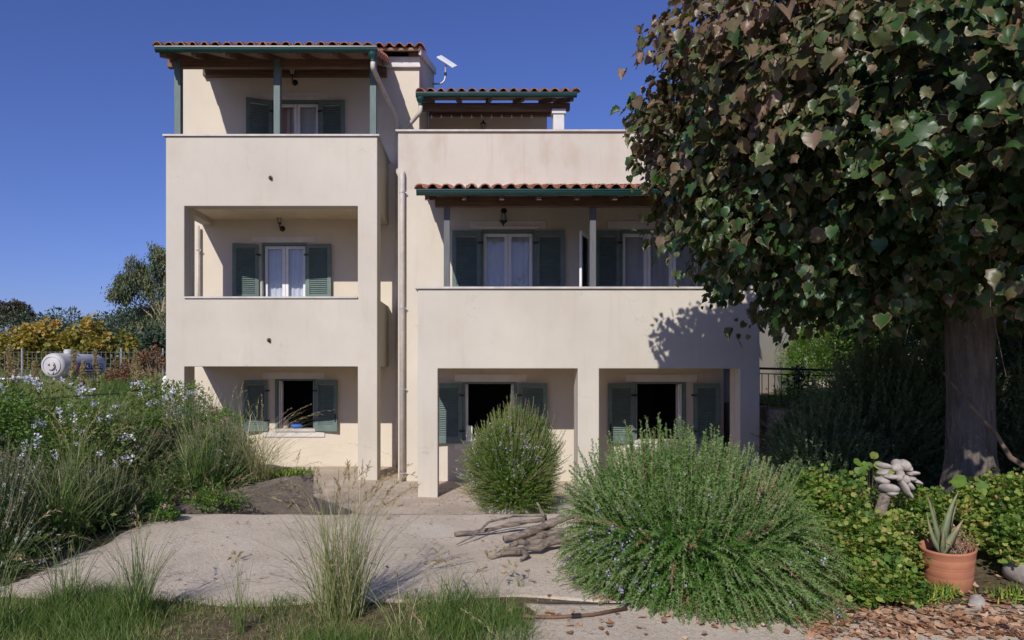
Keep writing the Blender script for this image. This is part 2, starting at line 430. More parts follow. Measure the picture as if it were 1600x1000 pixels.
LEAF['plume'] = leafmat('seed_plumes', [(0.0, (0.195, 0.159, 0.073)), (1.0, (0.512, 0.403, 0.232))], 0.3)
LEAF['dry'] = leafmat('dry_leaves', [(0.0, (0.207, 0.104, 0.055)), (0.5, (0.439, 0.244, 0.140)), (1.0, (0.671, 0.451, 0.305))], 0.15, 0.75)
LEAF['lilac'] = leafmat('lilac_petals', [(0.0, (0.38, 0.34, 0.62)), (1.0, (0.62, 0.58, 0.78))], 0.3, 0.7, bright=1.0)
LEAF['pale_blue'] = leafmat('pale_blue_petals', [(0.0, (0.60, 0.62, 0.82)), (1.0, (0.80, 0.80, 0.90))], 0.25, 0.7, bright=1.0)
LEAF['pink'] = leafmat('pink_petals', [(0.0, (0.55, 0.16, 0.28)), (1.0, (0.78, 0.42, 0.48))], 0.3, 0.7, bright=1.0)
LEAF['aloe'] = leafmat('aloe_flesh', [(0.0, (0.122, 0.159, 0.079)), (0.6, (0.207, 0.232, 0.122)), (1.0, (0.366, 0.256, 0.146))], 0.05, 0.45)
LEAF['succulent'] = leafmat('succulent_leaves', [(0.0, (0.073, 0.159, 0.024)), (0.6, (0.207, 0.293, 0.043)), (1.0, (0.415, 0.415, 0.073))], 0.2)
# ------------------------------------------------------------------ terrain, driveway, courtyard
def sstep(a, b, x):
    t = np.clip((x - a) / (b - a), 0, 1)
    return t * t * (3 - 2 * t)

def ground_z(x, y):
    x = np.asarray(x, float); y = np.asarray(y, float)
    # fore level 0.47 falling to the courtyard behind the end of the driveway
    z = 0.488 - 0.55 * sstep(7.85, 8.02, y)
    # left bed, rising to the left
    xb = np.interp(y, [3.0, 8.0, 8.2, 9.5, 13.2, 14.0, 16.0], [-3.4, -3.4, -3.35, -2.42, -4.0, -5.9, -6.0])
    lz = 0.485 + 0.78 * sstep(-3.6, -9.0, x) + 0.17 * sstep(8.0, 9.5, y) * sstep(-9, -4, x)
    wl = sstep(xb + 0.12, xb - 0.16, x)
    z = z * (1 - wl) + lz * wl
    # right bank
    xr = np.interp(y, [3.0, 8.0, 9.5, 11.0, 12.0, 16.0], [2.6, 2.6, 3.4, 4.9, 4.95, 5.0])
    rz = 0.480 + 0.32 * sstep(3.2, 5.2, x) * sstep(5.2, 7.0, y) + 0.55 * sstep(9.0, 12.2, y) + 0.2 * sstep(12.2, 14.5, y)
    wr = sstep(xr - 0.1, xr + 0.25, x)
    z = z * (1 - wr) + rz * wr
    far = sstep(20.5, 22.5, y)
    z = z * (1 - far) + (1.25 + 0.012 * np.maximum(y - 22, 0) * (y < 90) + 0.8 * (y >= 90)) * far
    return z + 0.014 * np.sin(x * 3.1 + y * 1.7) * np.sin(y * 2.3 - x) * np.clip(wl + wr + far, 0, 1)

def axis_pts(lo, hi, step, far_lo, far_hi):
    a = list(np.arange(lo, hi + 1e-6, step)); d = step
    while a[-1] < far_hi: d *= 1.25; a.append(a[-1] + d)
    b = []; d = step; q = lo
    while q > far_lo: d *= 1.25; q -= d; b.append(q)
    return np.array(b[::-1] + a)
gx = axis_pts(-10, 9, 0.12, -900, 900); gy = axis_pts(2.5, 16, 0.12, -300, 1500)
GX, GY = np.meshgrid(gx, gy)
GZ = ground_z(GX, GY)
nx, ny = len(gx), len(gy)
ii = (np.arange(ny - 1)[:, None] * nx + np.arange(nx - 1)[None, :]).ravel()
m, nt, b = nodes_of('dry_garden_soil')
c_ = coords(nt)
n1 = noise(nt, c_, 0.9, 6); n2 = noise(nt, c_, 18, 6, 0.7)
c1 = ramp(nt, n2, [(0.3, (0.075, 0.050, 0.032)), (0.55, (0.17, 0.125, 0.085)), (0.8, (0.30, 0.24, 0.17))])
nt.links.new(mix_col(nt, ramp(nt, n1, [(0.45, (0, 0, 0)), (0.7, (0.55,) * 3)]), c1, (0.085, 0.115, 0.035)), b.inputs['Base Color'])
b.inputs['Roughness'].default_value = 1.0; b.inputs['Specular IOR Level'].default_value = 0.05
bump(nt, b, n2, 0.8, 0.03)
M['soil'] = m
ground = npmesh('ground', np.stack([GX.ravel(), GY.ravel(), GZ.ravel()], 1), np.stack([ii, ii + 1, ii + nx + 1, ii + nx], 1), M['soil'], smooth=True)
tag(ground, None, kind='structure')

def sheet(name, xs, ys, zf, thick, mat_, edge=None):
    """a slab with an uneven top and skirts"""
    X, Y = np.meshgrid(xs, ys)
    if edge is not None: X, Y = edge(X, Y)
    Z = zf(X, Y); a, b_ = X.shape
    V = np.stack([X.ravel(), Y.ravel(), Z.ravel()], 1)
    i = (np.arange(a - 1)[:, None] * b_ + np.arange(b_ - 1)[None, :]).ravel()
    F = [np.stack([i, i + 1, i + b_ + 1, i + b_], 1)]
    rim = list(range(b_)) + [r * b_ + b_ - 1 for r in range(1, a)] + [(a - 1) * b_ + q for q in range(b_ - 2, -1, -1)] + [r * b_ for r in range(a - 2, 0, -1)]
    low = V[rim].copy(); low[:, 2] -= thick
    k = len(V); V = np.vstack([V, low]); n = len(rim)
    F.append(np.array([[rim[(q + 1) % n], rim[q], k + q, k + (q + 1) % n] for q in range(n)]))
    o = npmesh(name, V, np.vstack(F), mat_, smooth=False)
    return tag(o, None, kind='structure')

def drive_edge(X, Y):
    u = (X + 3.38) / (2.75 + 3.38)
    left = -3.38 + 0.06 * np.sin(Y * 2.1) + 0.03 * np.sin(Y * 7)
    v = (Y - 5.02) / (8.0 - 5.02)
    near = 5.02 + 0.07 * np.sin(X * 1.9 + 1) + 0.04 * np.sin(X * 5.3)
    return left + u * (2.75 - left), near + v * (8.03 + 0.008 * np.sin(X * 6) - near)
driveway = sheet('driveway', np.linspace(-3.38, 2.75, 110), np.linspace(5.02, 8.0, 60),
      lambda X, Y: 0.50 + 0.008 * np.sin(X * 1.3) * np.cos(Y * 1.7) - 0.018 * sstep(7.9, 8.03, Y) + 0.003 * np.sin(X * 9 + Y * 4), 0.52, M['slab'], drive_edge)
courtyard = sheet('courtyard', np.linspace(-6.2, 5.2, 60), np.linspace(8.3, 15.29, 50), lambda X, Y: 0.004 + 0.010 * np.sin(X * 1.9) * np.sin(Y * 1.4), 0.05, M['court'])
path = sheet('paved_path', np.linspace(0.25, 7.0, 50), np.linspace(3.304, 4.97, 24), lambda X, Y: 0.4985 + 0.003 * np.sin(X * 2) * np.cos(Y * 3), 0.06, M['slab'],
      lambda X, Y: (X + 0.16 * np.sin(Y * 4.1) + 0.07 * np.sin(Y * 11) * (X < 1), 3.304 + (Y - 3.304) * (1 + 0.004 * np.sin(X * 2.3) + 0.003 * np.sin(X * 7))))

added_bounce_yard = sheet('added_bounce_yard', np.linspace(-16, 14, 40), np.linspace(-26, 3.3, 40), lambda X, Y: 0.4945 + 0.002 * np.sin(X * 0.8) * np.cos(Y * 0.7), 0.06, M['bounce_apron'])  # unseen pale sheet behind the camera, added to bounce light onto the balconies
# ------------------------------------------------------------------ the house
house = thing('house', 'cream stucco house of three storeys with green shutters and terracotta tiled roofs', 'house', (-0.5, 15.0, 0))
YT, YW = 13.5, 15.30            # tower front, tower wall behind its balconies
YF, YM = 11.7, 13.4             # front of the balcony block on the right, main wall behind it
SOFT = 0.012

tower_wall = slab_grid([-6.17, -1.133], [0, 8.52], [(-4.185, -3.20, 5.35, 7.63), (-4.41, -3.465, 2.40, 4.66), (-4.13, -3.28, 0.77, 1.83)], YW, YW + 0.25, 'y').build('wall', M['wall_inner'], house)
tower_front = slab_grid([-5.656, -1.77], [0, 6.32], [(-5.315, -2.128, 3.345, 5.04), (-5.315, -2.128, -1, 2.09)], YT, YT + 0.27, 'y').build('balcony_front', M['wall'], house, bevel=SOFT, seg=2)
for xa, xb_ in ((-5.656, -5.43), (-1.996, -1.77)):
    slab_grid([YT + 0.27, YW], [0, 6.32], [(14.0, YW + 1, 3.345, 5.04), (14.0, YW + 1, -1, 2.09)], xa, xb_, 'x').build('balcony_side', M['wall'], house, bevel=SOFT, seg=2)
MB().box(-5.43, -5.315, YT + 0.27, 14.0, 0, 5.04).build('pier', M['wall'], house)
MB().box(-2.128, -1.996, YT + 0.27, 14.0, 0, 5.04).build('pier', M['wall'], house)
for z in (2.20, 5.15):
    MB().box(-5.43, -1.996, YT + 0.27, YW, z, z + 0.2).build('balcony_floor', M['floor_tile'], house)
# marble caps on the parapets
caps = MB().box(-5.70, -1.73, YT - 0.04, YT + 0.31, 6.32, 6.352)
caps.box(-5.70, -5.39, YT + 0.31, YW - 0.002, 6.32, 6.352).box(-2.03, -1.73, YT + 0.31, YW - 0.002, 6.32, 6.352)
caps.build('parapet_cap', M['marble'], house)
MB().box(-5.314, -2.129, YT - 0.035, YT + 0.30, 3.345, 3.377).build('parapet_cap', M['marble'], house)
# tower body
def prism_x(x0, x1, poly, name, mat_, parent):
    n = len(poly)
    vs = [(x0, y, z) for y, z in poly] + [(x1, y, z) for y, z in poly]
    fs = [tuple(range(n)), tuple(range(2 * n - 1, n - 1, -1))] + [(i + n, (i + 1) % n + n, (i + 1) % n, i) for i in range(n)]
    mb = MB(); mb.add(vs, fs)
    return mb.build(name, mat_, parent)
RS = 0.33                                                        # roof pitch
def main_z(y): return 8.60 + (y - 15.1) * RS
prism_x(-1.373, -1.133, [(YW + 0.25, 0), (21.1, 0), (21.1, main_z(21.1) - 0.02), (YW + 0.25, main_z(YW + 0.25) - 0.02)], 'wall', M['wall'], house)
prism_x(-6.17, -5.92, [(YW + 0.25, 0), (21.1, 0), (21.1, main_z(21.1) - 0.02), (YW + 0.25, main_z(YW + 0.25) - 0.02)], 'wall', M['wall'], house)
MB().box(-5.92, -1.373, 20.85, 21.1, 0, main_z(20.85) - 0.03).build('wall', M['wall'], house)
MB().box(-1.90, -1.115, YW - 0.05, YW - 0.003, 8.30, 8.52).box(-1.90, -1.105, YW - 0.085, YW - 0.051, 8.30, 8.345).build('cornice', M['trim'], house)
for z in (2.2, 5.15):
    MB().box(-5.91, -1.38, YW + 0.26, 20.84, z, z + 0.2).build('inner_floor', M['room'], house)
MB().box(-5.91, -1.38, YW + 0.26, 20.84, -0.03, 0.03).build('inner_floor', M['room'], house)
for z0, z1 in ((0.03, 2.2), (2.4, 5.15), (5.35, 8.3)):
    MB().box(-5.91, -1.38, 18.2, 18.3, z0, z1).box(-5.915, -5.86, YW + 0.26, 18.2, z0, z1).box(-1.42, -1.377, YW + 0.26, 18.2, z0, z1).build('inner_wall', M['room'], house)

# balcony block on the right and the main wall behind it
slab_grid([-1.377, 4.557], [0, 5.32], [(0.14, 1.12, 2.45, 4.58), (2.68, 4.15, 2.45, 4.58), (-0.20, 0.79, 0.75, 1.81), (2.92, 3.87, 0.75, 1.81)], YM, YM + 0.25, 'y').build('wall', M['wall_lower'], house)
MB().box(-1.377, 4.557, YM, YM + 0.25, 5.32, 6.37).build('parapet', M['wall_stained'], house)
slab_grid([-0.887, 4.557], [0, 3.33], [(-0.571, 1.66, -1, 2.06), (2.0, 4.24, -1, 2.06)], YF, YF + 0.25, 'y').build('balcony_front', M['wall'], house, bevel=SOFT, seg=2)
for xa, xb_ in ((-0.887, -0.65), (4.32, 4.557)):
    slab_grid([YF + 0.25, YM], [0, 3.33], [(12.155, YM + 1, -1, 2.06)], xa, xb_, 'x').build('balcony_side', M['wall'], house, bevel=SOFT, seg=2)
for xa, xb_ in ((-0.65, -0.571), (1.66, 2.0), (4.24, 4.32)):
    MB().box(xa, xb_, YF + 0.25, 12.155, 0, 2.06).build('pier', M['wall'], house)
MB().box(-0.65, 4.32, YF + 0.25, YM, 2.2, 2.42).build('balcony_floor', M['floor_tile'], house)
MB().box(-0.93, 4.60, YF - 0.04, YF + 0.29, 3.33, 3.362).build('parapet_cap', M['marble'], house)
MB().box(-0.93, -0.61, YF + 0.29, YM - 0.003, 3.33, 3.362).build('parapet_cap', M['marble'], house)
MB().box(-1.42, 4.60, YM - 0.05, YM + 0.29, 6.37, 6.402).build('parapet_cap', M['marble'], house)
MB().box(-1.377, -1.15, YM + 0.25, YW - 0.003, 0, 6.37).build('wall', M['wall'], house)
MB().box(4.31, 4.557, YM + 0.25, 20.1, 0, 6.37).build('wall', M['wall'], house)
MB().box(-1.095, 4.30, YM + 0.26, 19.9, 5.30, 5.5).build('terrace_floor', M['court'], house)
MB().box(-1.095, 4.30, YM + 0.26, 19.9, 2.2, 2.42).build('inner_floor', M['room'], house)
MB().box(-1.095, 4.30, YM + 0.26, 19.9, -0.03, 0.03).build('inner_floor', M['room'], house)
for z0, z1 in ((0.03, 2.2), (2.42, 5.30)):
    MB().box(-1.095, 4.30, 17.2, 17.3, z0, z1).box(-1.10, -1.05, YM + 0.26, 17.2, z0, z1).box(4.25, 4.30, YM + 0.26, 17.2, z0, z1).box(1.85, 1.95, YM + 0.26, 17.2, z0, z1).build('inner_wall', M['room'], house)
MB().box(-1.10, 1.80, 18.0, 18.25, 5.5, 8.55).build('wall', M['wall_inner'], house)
# the wing that shows beyond the right end, standing askew
def askew(a, b_, th, z0, z1, name, mat_):
    a = Vector((*a, 0)); b_ = Vector((*b_, 0)); d = (b_ - a).normalized(); n = Vector((-d.y, d.x, 0)) * th
    mb = MB()
    vs = [Vector((p.x, p.y, z)) for z in (z0, z1) for p in (a, b_, b_ + n, a + n)]
    mb.add(vs, [(0,3,2,1),(4,5,6,7),(0,1,5,4),(1,2,6,5),(2,3,7,6),(3,0,4,7)])
    return mb.build(name, mat_, house)
askew((4.557 + 0.3, 13.75), (7.75, 17.55), 0.3, 0.6, 6.2, 'wall', M['wall_grey'])
rear = MB(); rear.box(7.6, 13.0, 19.0, 19.3, 1.0, 7.0); rear.build('wall', M['wall'], house)
# doorway trim on the far wall of that wing
MB().box(8.9, 9.05, 18.9, 18.997, 2.4, 5.0).build('door_jamb', M['pipe'], house)

# ---- roofs
def half_tile(r0, r1, L, th=0.014, n=7):
    """a tapering barrel tile, crown up, lying along +Y from the eave"""
    mb = MB(); vs = []
    for (r, y) in ((r0, 0.0), (r1, L)):
        for q in (0, 1):
            rr = r - th * q
            for k in range(n):
                t = math.pi * k / (n - 1)
                vs.append((rr * math.cos(t), y, rr * math.sin(t) * 0.92))
    f = []
    A, B, C, D = 0, n, 2 * n, 3 * n
    for k in range(n - 1):
        f += [(A+k, A+k+1, C+k+1, C+k)[::-1], (B+k, B+k+1, D+k+1, D+k), (A+k, B+k, B+k+1, A+k+1), (C+k, C+k+1, D+k+1, D+k)]
    f += [(A, C, D, B), (A+n-1, B+n-1, D+n-1, C+n-1)]
    mb.add(vs, f)
    me = bpy.data.meshes.new('tile'); me.from_pydata(mb.v, [], mb.f); me.materials.append(M['tile'])
    me.polygons.foreach_set('use_smooth', [True] * len(me.polygons)); me.update()
    return me
TILE = half_tile(0.088, 0.072, 0.44)
PAN = half_tile(0.078, 0.090, 0.44)

def gutter(x0, x1, y, z, parent, brackets, r=0.062):
    mb = MB(); n = 9; prof = []
    for k in range(n):
        t = math.pi + math.pi * k / (n - 1)
        prof.append((y + r * math.cos(t), z + 0.045 + r * 1.25 * math.sin(t)))
    prof = [(y - r - 0.012, z + 0.058), (y - r - 0.012, z + 0.04)] + prof + [(y + r, z + 0.058)]
    inner = [(py + (0.006 if py < y else -0.006), pz + 0.006) for py, pz in prof[::-1]]
    full = prof + inner; k = len(full)
    vs = [(x0, *p) for p in full] + [(x1, *p) for p in full]
    fs = [(i, (i + 1) % k, (i + 1) % k + k, i + k) for i in range(k)]
    mb.add(vs, fs)
    for x in (x0, x1 - 0.006):
        mb.add([(x, *p) for p in prof], [tuple(range(len(prof)))])
        mb.add([(x + 0.006, *p) for p in prof], [tuple(range(len(prof)))[::-1]])
    g = mb.build('gutter', M['gutter'], parent)
    for x in brackets:
        bm_ = MB()
        pr2 = [(y + (r + 0.009) * math.cos(math.pi + math.pi * q / 8), z + 0.045 + (r * 1.25 + 0.009) * math.sin(math.pi + math.pi * q / 8)) for q in range(9)]
        pr2 = [(y - r - 0.018, z + 0.068)] + pr2 + [(y + r + 0.012, z + 0.068)]
        v2 = [(x - 0.014, *p) for p in pr2] + [(x + 0.014, *p) for p in pr2]; q = len(pr2)
        bm_.add(v2, [(i, i + 1, i + 1 + q, i + q) for i in range(q - 1)])
        bm_.build('gutter_bracket', M['gutter'], parent)
    return g

def roof(x0, x1, y0, z0, length, parent, n_rows, rafter_x, fascia=True, pitch=0.2035, board_w=0.14, beam=None, pans=True, row_len=0.36, rafter_h=0.11, skip_rafters=False, RS=RS):
    """pitched roof sheet rising in +Y: boards, rafters, barrel tiles. (y0, z0) is the lower edge of the boards"""
    ang = math.atan(RS); cs, sn = math.cos(ang), math.sin(ang)
    def pt(s, h): return (y0 + s * cs - h * sn, z0 + s * sn + h * cs)      # s up the slope, h off the boards
    L = length
    deck = MB()
    quad = [pt(0, 0.024), pt(L, 0.024), pt(L, 0.05), pt(0, 0.05)]
    vs = [(x0, *p) for p in quad] + [(x1, *p) for p in quad]
    deck.add(vs, [(0,1,2,3), (7,6,5,4), (0,4,5,1), (1,5,6,2), (2,6,7,3), (3,7,4,0)])
    rf = deck.build('roof', M['tile_end'], parent)
    s = 0.0
    while s < L - 0.02:                                            # the boards seen from below
        w = min(board_w, L - s) - 0.006
        q = [pt(s, 0.0), pt(s + w, 0.0), pt(s + w, 0.0235), pt(s, 0.0235)]
        vs = [(x0 + 0.01, *p) for p in q] + [(x1 - 0.01, *p) for p in q]
        MB().add(vs, [(0,1,2,3), (7,6,5,4), (0,4,5,1), (1,5,6,2), (2,6,7,3), (3,7,4,0)]).build('board', M['board'], rf)
        s += board_w
    if not skip_rafters:
        for x in rafter_x:
            a = pt(-0.02, -rafter_h / 2 - 0.002); b_ = pt(L, -rafter_h / 2 - 0.002)
            MB().beam((x, *a), (x, *b_), 0.075, rafter_h, (0, -sn, cs)).build('rafter', M['wood'], rf, bevel=0.006)
    n = int(round((x1 - x0) / pitch)); pw = (x1 - x0) / n
    base = Matrix.Rotation(ang, 4, 'X')
    pan_mb_v = []; pan_f = []
    for r in range(n_rows):
        for i in range(n + 1):
            sy = -0.07 + r * row_len
            jx = RND.uniform(-0.006, 0.006); js = RND.uniform(-0.015, 0.015)
            y, z = pt(sy + js, 0.065 + RND.uniform(-0.004, 0.005))
            o = bpy.data.objects.new('tile', TILE); link(o, rf)
            lift = Matrix.Rotation(ang - 0.035, 4, 'X')
            o.matrix_basis = Matrix.Translation((x0 + i * pw + jx, y, z)) @ lift @ Matrix.Rotation(RND.uniform(-0.02, 0.02), 4, 'Z')
    if pans:
        V0 = np.array([v.co for v in PAN.vertices]); F0 = [tuple(p.vertices) for p in PAN.polygons]
        mb = MB()
        for r in range(n_rows):
            for i in range(n):
                y, z = pt(-0.05 + r * row_len, 0.142)
                mx = Matrix.Translation((x0 + (i + 0.5) * pw, y, z)) @ Matrix.Rotation(ang - 0.03, 4, 'X') @ Matrix.Rotation(math.pi, 4, 'Y')
                mb.add([mx @ Vector(v) for v in V0], F0)
        tag(mb.build('pan_tiles', M['tile'], rf, smooth=True), None, kind='stuff')
    return rf

# porch roof over the tower's top balcony
porch = roof(-5.57, -1.86, 13.02, 7.69, 2.42, house, 7, [-5.50, -4.97, -4.36, -3.78, -3.10, -2.46, -1.92])
gutter(-5.61, -1.70, 12.965, 7.665, porch, [-5.40, -4.49, -3.24, -1.92])
MB().box(-5.64, -1.80, 13.52, 13.63, 7.60, 7.752).build('beam', M['wood'], porch, bevel=0.008)
MB().box(-5.60, -1.80, 15.18, 15.297, 8.10, 8.28).build('beam', M['wood'], porch, bevel=0.008)
# verge boards and verge tiles at both ends of the porch roof
ang = math.atan(RS)
for x in (-5.555, -1.90):
    MB().beam((x, 13.02, 7.645), (x, 15.22, 7.645 + 2.2 * RS), 0.03, 0.14, (0, -math.sin(ang), math.cos(ang))).build('verge_board', M['wood'], porch)
for k in range(6):
    o = bpy.data.objects.new('tile', TILE); link(o, porch)
    y = 13.0 + k * 0.35
    o.matrix_basis = Matrix.Translation((-1.80, y, 7.72 + (y - 13.02) * RS)) @ Matrix.Rotation(ang, 4, 'X') @ Matrix.Rotation(math.radians(62), 4, 'Y')
for x in (-5.45, -3.62, -1.85):
    MB().box(x - 0.06, x + 0.06, 13.512, 13.64, 6.353, 7.752 if x != -3.62 else 7.75).build('post', M['post'], house, bevel=0.006)
# main tower roof behind it
mainr = roof(-6.25, -1.10, 15.02, 8.555, 6.5, house, 3, [], skip_rafters=True, board_w=0.6, pans=True)
MB().beam((-1.10, 15.05, 8.565), (-1.10, 21.15, 8.565 + 6.1 * RS), 0.05, 0.16, (0, -math.sin(ang), math.cos(ang))).build('verge_board', M['trim'], mainr)
# roof over the first-floor balcony on the right
canopy = roof(-0.83, 4.62, 11.42, 4.79, 2.05, house, 6, [-0.72, -0.14, 0.44, 1.02, 1.62, 2.2, 2.78, 3.36, 3.94, 4.5], RS=0.235)
gutter(-0.885, 4.68, 11.37, 4.765, canopy, [-0.14, 1.06, 1.62, 2.7, 3.6], r=0.058)
MB().box(-0.62, 4.55, 11.80, 11.91, 4.66, 4.81).build('beam', M['wood'], canopy, bevel=0.008)
MB().box(-0.6, 4.5, 13.30, 13.395, 5.02, 5.12).build('beam', M['wood'], canopy, bevel=0.008)
for x in (-0.43, 1.92, 4.2):
    MB().box(x - 0.05, x + 0.05, 11.805, 11.905, 3.363, 4.66).build('post', M['post_dark'], house, bevel=0.006)
# mortar fillet where that roof meets the wall
mb = MB()
for i in range(90):
    x = -0.85 + i * 5.35 / 90
    mb.box(x, x + 0.07, 13.36, 13.40 - 0.002, 5.30 + RND.uniform(-0.01, 0.01), 5.385 + RND.uniform(-0.02, 0.02))
tag(mb.build('mortar_fillet', M['trim'], canopy), None, kind='stuff')
# pergola roof on the roof terrace
terr = roof(-1.07, 2.05, 14.80, 7.55, 3.35, house, 4, [-0.98, -0.32, 0.33, 0.99, 1.62, 1.98], pitch=0.205)
gutter(-1.16, 2.07, 14.745, 7.52, terr, [-0.90, 0.455, 1.06, 1.86])
MB().box(-1.09, 1.98, 15.08, 15.20, 7.36, 7.505).build('beam', M['wood'], terr, bevel=0.008)
MB().box(-1.09, 1.98, 17.86, 17.995, 8.20, 8.38).build('beam', M['wood'], terr, bevel=0.008)
MB().box(1.63, 1.855, 15.03, 15.25, 5.5, 7.26).build('pillar', M['trim'], house, bevel=0.006)
MB().box(1.60, 1.885, 15.0, 15.28, 7.26, 7.358).build('pillar_capital', M['trim'], house, bevel=0.006)

# ---- rainwater pipes
def arc(p0, p1, p2, n=5):
    p0, p1, p2 = Vector(p0), Vector(p1), Vector(p2)
    return [p0.lerp(p1, t).lerp(p1.lerp(p2, t), t) for t in [i / n for i in range(n + 1)]]
def downpipe(pts, r, mat_, clamps=()):
    p = [Vector(q) for q in pts]; out = [p[0]]
    for i in range(1, len(p) - 1):
        d0 = (p[i-1] - p[i]); d1 = (p[i+1] - p[i]); k = min(0.09, d0.length * 0.4, d1.length * 0.4)
        out += arc(p[i] + d0.normalized() * k, p[i], p[i] + d1.normalized() * k)
    out.append(p[-1])
    o = MB().tube(out, r, 12).build('downpipe', mat_, house, smooth=True)
    for c in clamps:
        MB().tube([(c[0], c[1], c[2] - 0.012), (c[0], c[1], c[2] + 0.012)], r + 0.007, 12).box(c[0] + r, c[0] + r + 0.03, c[1] - 0.008, c[1] + 0.008, c[2] - 0.01, c[2] + 0.01).build('clamp', M['metal'], o)
    return o
def hopper(x, y, z):
    MB().lathe([(0.0, 0.12), (0.085, 0.12), (0.08, 0.07), (0.045, 0.0), (0.045, -0.05), (0, -0.05)], 12, (x, y, z)).build('hopper', M['gutter'], house, smooth=False)
hopper(-1.775, 12.965, 7.51)
downpipe([(-1.775, 12.965, 7.49), (-1.775, 12.965, 7.36), (-1.63, 15.00, 7.26), (-1.565, 15.20, 7.06), (-1.565, 15.20, 0.02)], 0.045, M['pipe'])
hopper(-1.065, 14.745, 7.37)
downpipe([(-1.065, 14.745, 7.34), (-1.065, 14.745, 7.20), (-1.30, 15.0, 7.04), (-1.54, 15.19, 6.93)], 0.042, M['pipe'])
downpipe([(-1.295, YM + 0.01, 5.62), (-1.295, YM - 0.065, 5.60), (-1.295, YM - 0.065, 0.03)], 0.05, M['pipe'], [(-1.295, YM - 0.065, z) for z in (5.25, 3.15, 1.68, 0.16)])
downpipe([(-5.70, 15.20, 5.0), (-5.70, 15.20, 2.42)], 0.03, M['pipe'], [(-5.70, 15.20, 4.5)])

# ---- doors, windows, shutters
def shutter(hx, side, width, z0, z1, y, open_deg, parent=house, rails=(0.5,), lock=True):
    """hinged at hx on the wall face y; side -1 opens to the left, +1 to the right; open_deg off the wall"""
    mx = Matrix.Translation((hx, y - 0.02, 0)) @ Matrix.Rotation(math.radians(open_deg) * (1 if side < 0 else -1), 4, 'Z') @ Matrix.Scale(side, 4, (1, 0, 0))
    H = z1 - z0; st = 0.075; th = 0.04
    def B(mb, *a): mb.box(*a, mx=mx)
    fr = MB()
    B(fr, 0, st, -th, 0, z0, z1); B(fr, width - st, width, -th, 0, z0, z1)
    zs = [z0 + 0.0, z0 + 0.11] ; bands = [(z0, z0 + 0.115), (z1 - 0.085, z1)] + [(z0 + H * r - 0.05, z0 + H * r + 0.05) for r in rails]
    for a, b_ in bands: B(fr, st, width - st, -th + 0.002, -0.002, a, b_)
    if side < 0: fr.f = [f[::-1] for f in fr.f]
    o = fr.build('shutter', M['shutter'], parent)
    bands.sort(); sl = MB()
    for (a0, a1), (b0, b1) in zip(bands[:-1], bands[1:]):
        z = a1 + 0.018
        while z < b0 - 0.012:
            m2 = mx @ Matrix.Translation((0, -0.02, z)) @ Matrix.Rotation(math.radians(52), 4, 'X')
            sl.box(st + 0.001, width - st - 0.001, -0.024, 0.024, -0.0045, 0.0045, mx=m2)
            z += 0.040
    if side < 0: sl.f = [f[::-1] for f in sl.f]
    tag(sl.build('slats', M['shutter'], o), None, kind='stuff')
    for zz in (z0 + 0.22, z1 - 0.22):
        h = MB(); h.box(-0.04, 0.06, -th - 0.012, -th + 0.002, zz - 0.018, zz + 0.018, mx=mx)
        h.build('hinge', M['iron'], o)
    if lock:
        h = MB(); h.box(width - 0.05, width - 0.028, -th - 0.02, -th + 0.002, z0 + 0.20, z0 + 0.36, mx=mx)
        h.build('latch', M['iron'], o)
    return o

def lintel(x0, x1, z0, z1, y, parent=house, inner=None):
    mb = MB().box(x0, x1, y - 0.022, y - 0.002, z0, z1)
    o = mb.build('lintel', M['trim'], parent, bevel=0.004)
    if inner:
        MB().box(inner[0], inner[1], y - 0.045, y - 0.023, z0 - 0.005, z0 + 0.055).build('drip_mould', M['trim'], o, bevel=0.004)
    return o

def wavy(x0, x1, z0, z1, y, amp, waves, n=48, part=None, slant=0.0, phase=0.0):
    """a hanging cloth; part pulls it away from one side towards the hem"""
    vs = []; rows = 10
    for j in range(rows + 1):
        v = j / rows
        for i in range(n + 1):
            u = i / n; xa, xb2 = x0, x1
            if part == 'right': xb2 = x1 - slant * max(0, (v - 0.35) / 0.65) * (x1 - x0)
            if part == 'left': xa = x0 + slant * max(0, (v - 0.35) / 0.65) * (x1 - x0)
            vs.append((xa + (xb2 - xa) * u, y + amp * math.sin(u * waves * 6.283 + phase + 0.4 * math.sin(v * 3)) * (0.5 + 0.5 * v), z1 + (z0 - z1) * v))
    fs = [(j*(n+1)+i, j*(n+1)+i+1, (j+1)*(n+1)+i+1, (j+1)*(n+1)+i) for j in range(rows) for i in range(n)]
    return MB().add(vs, fs)

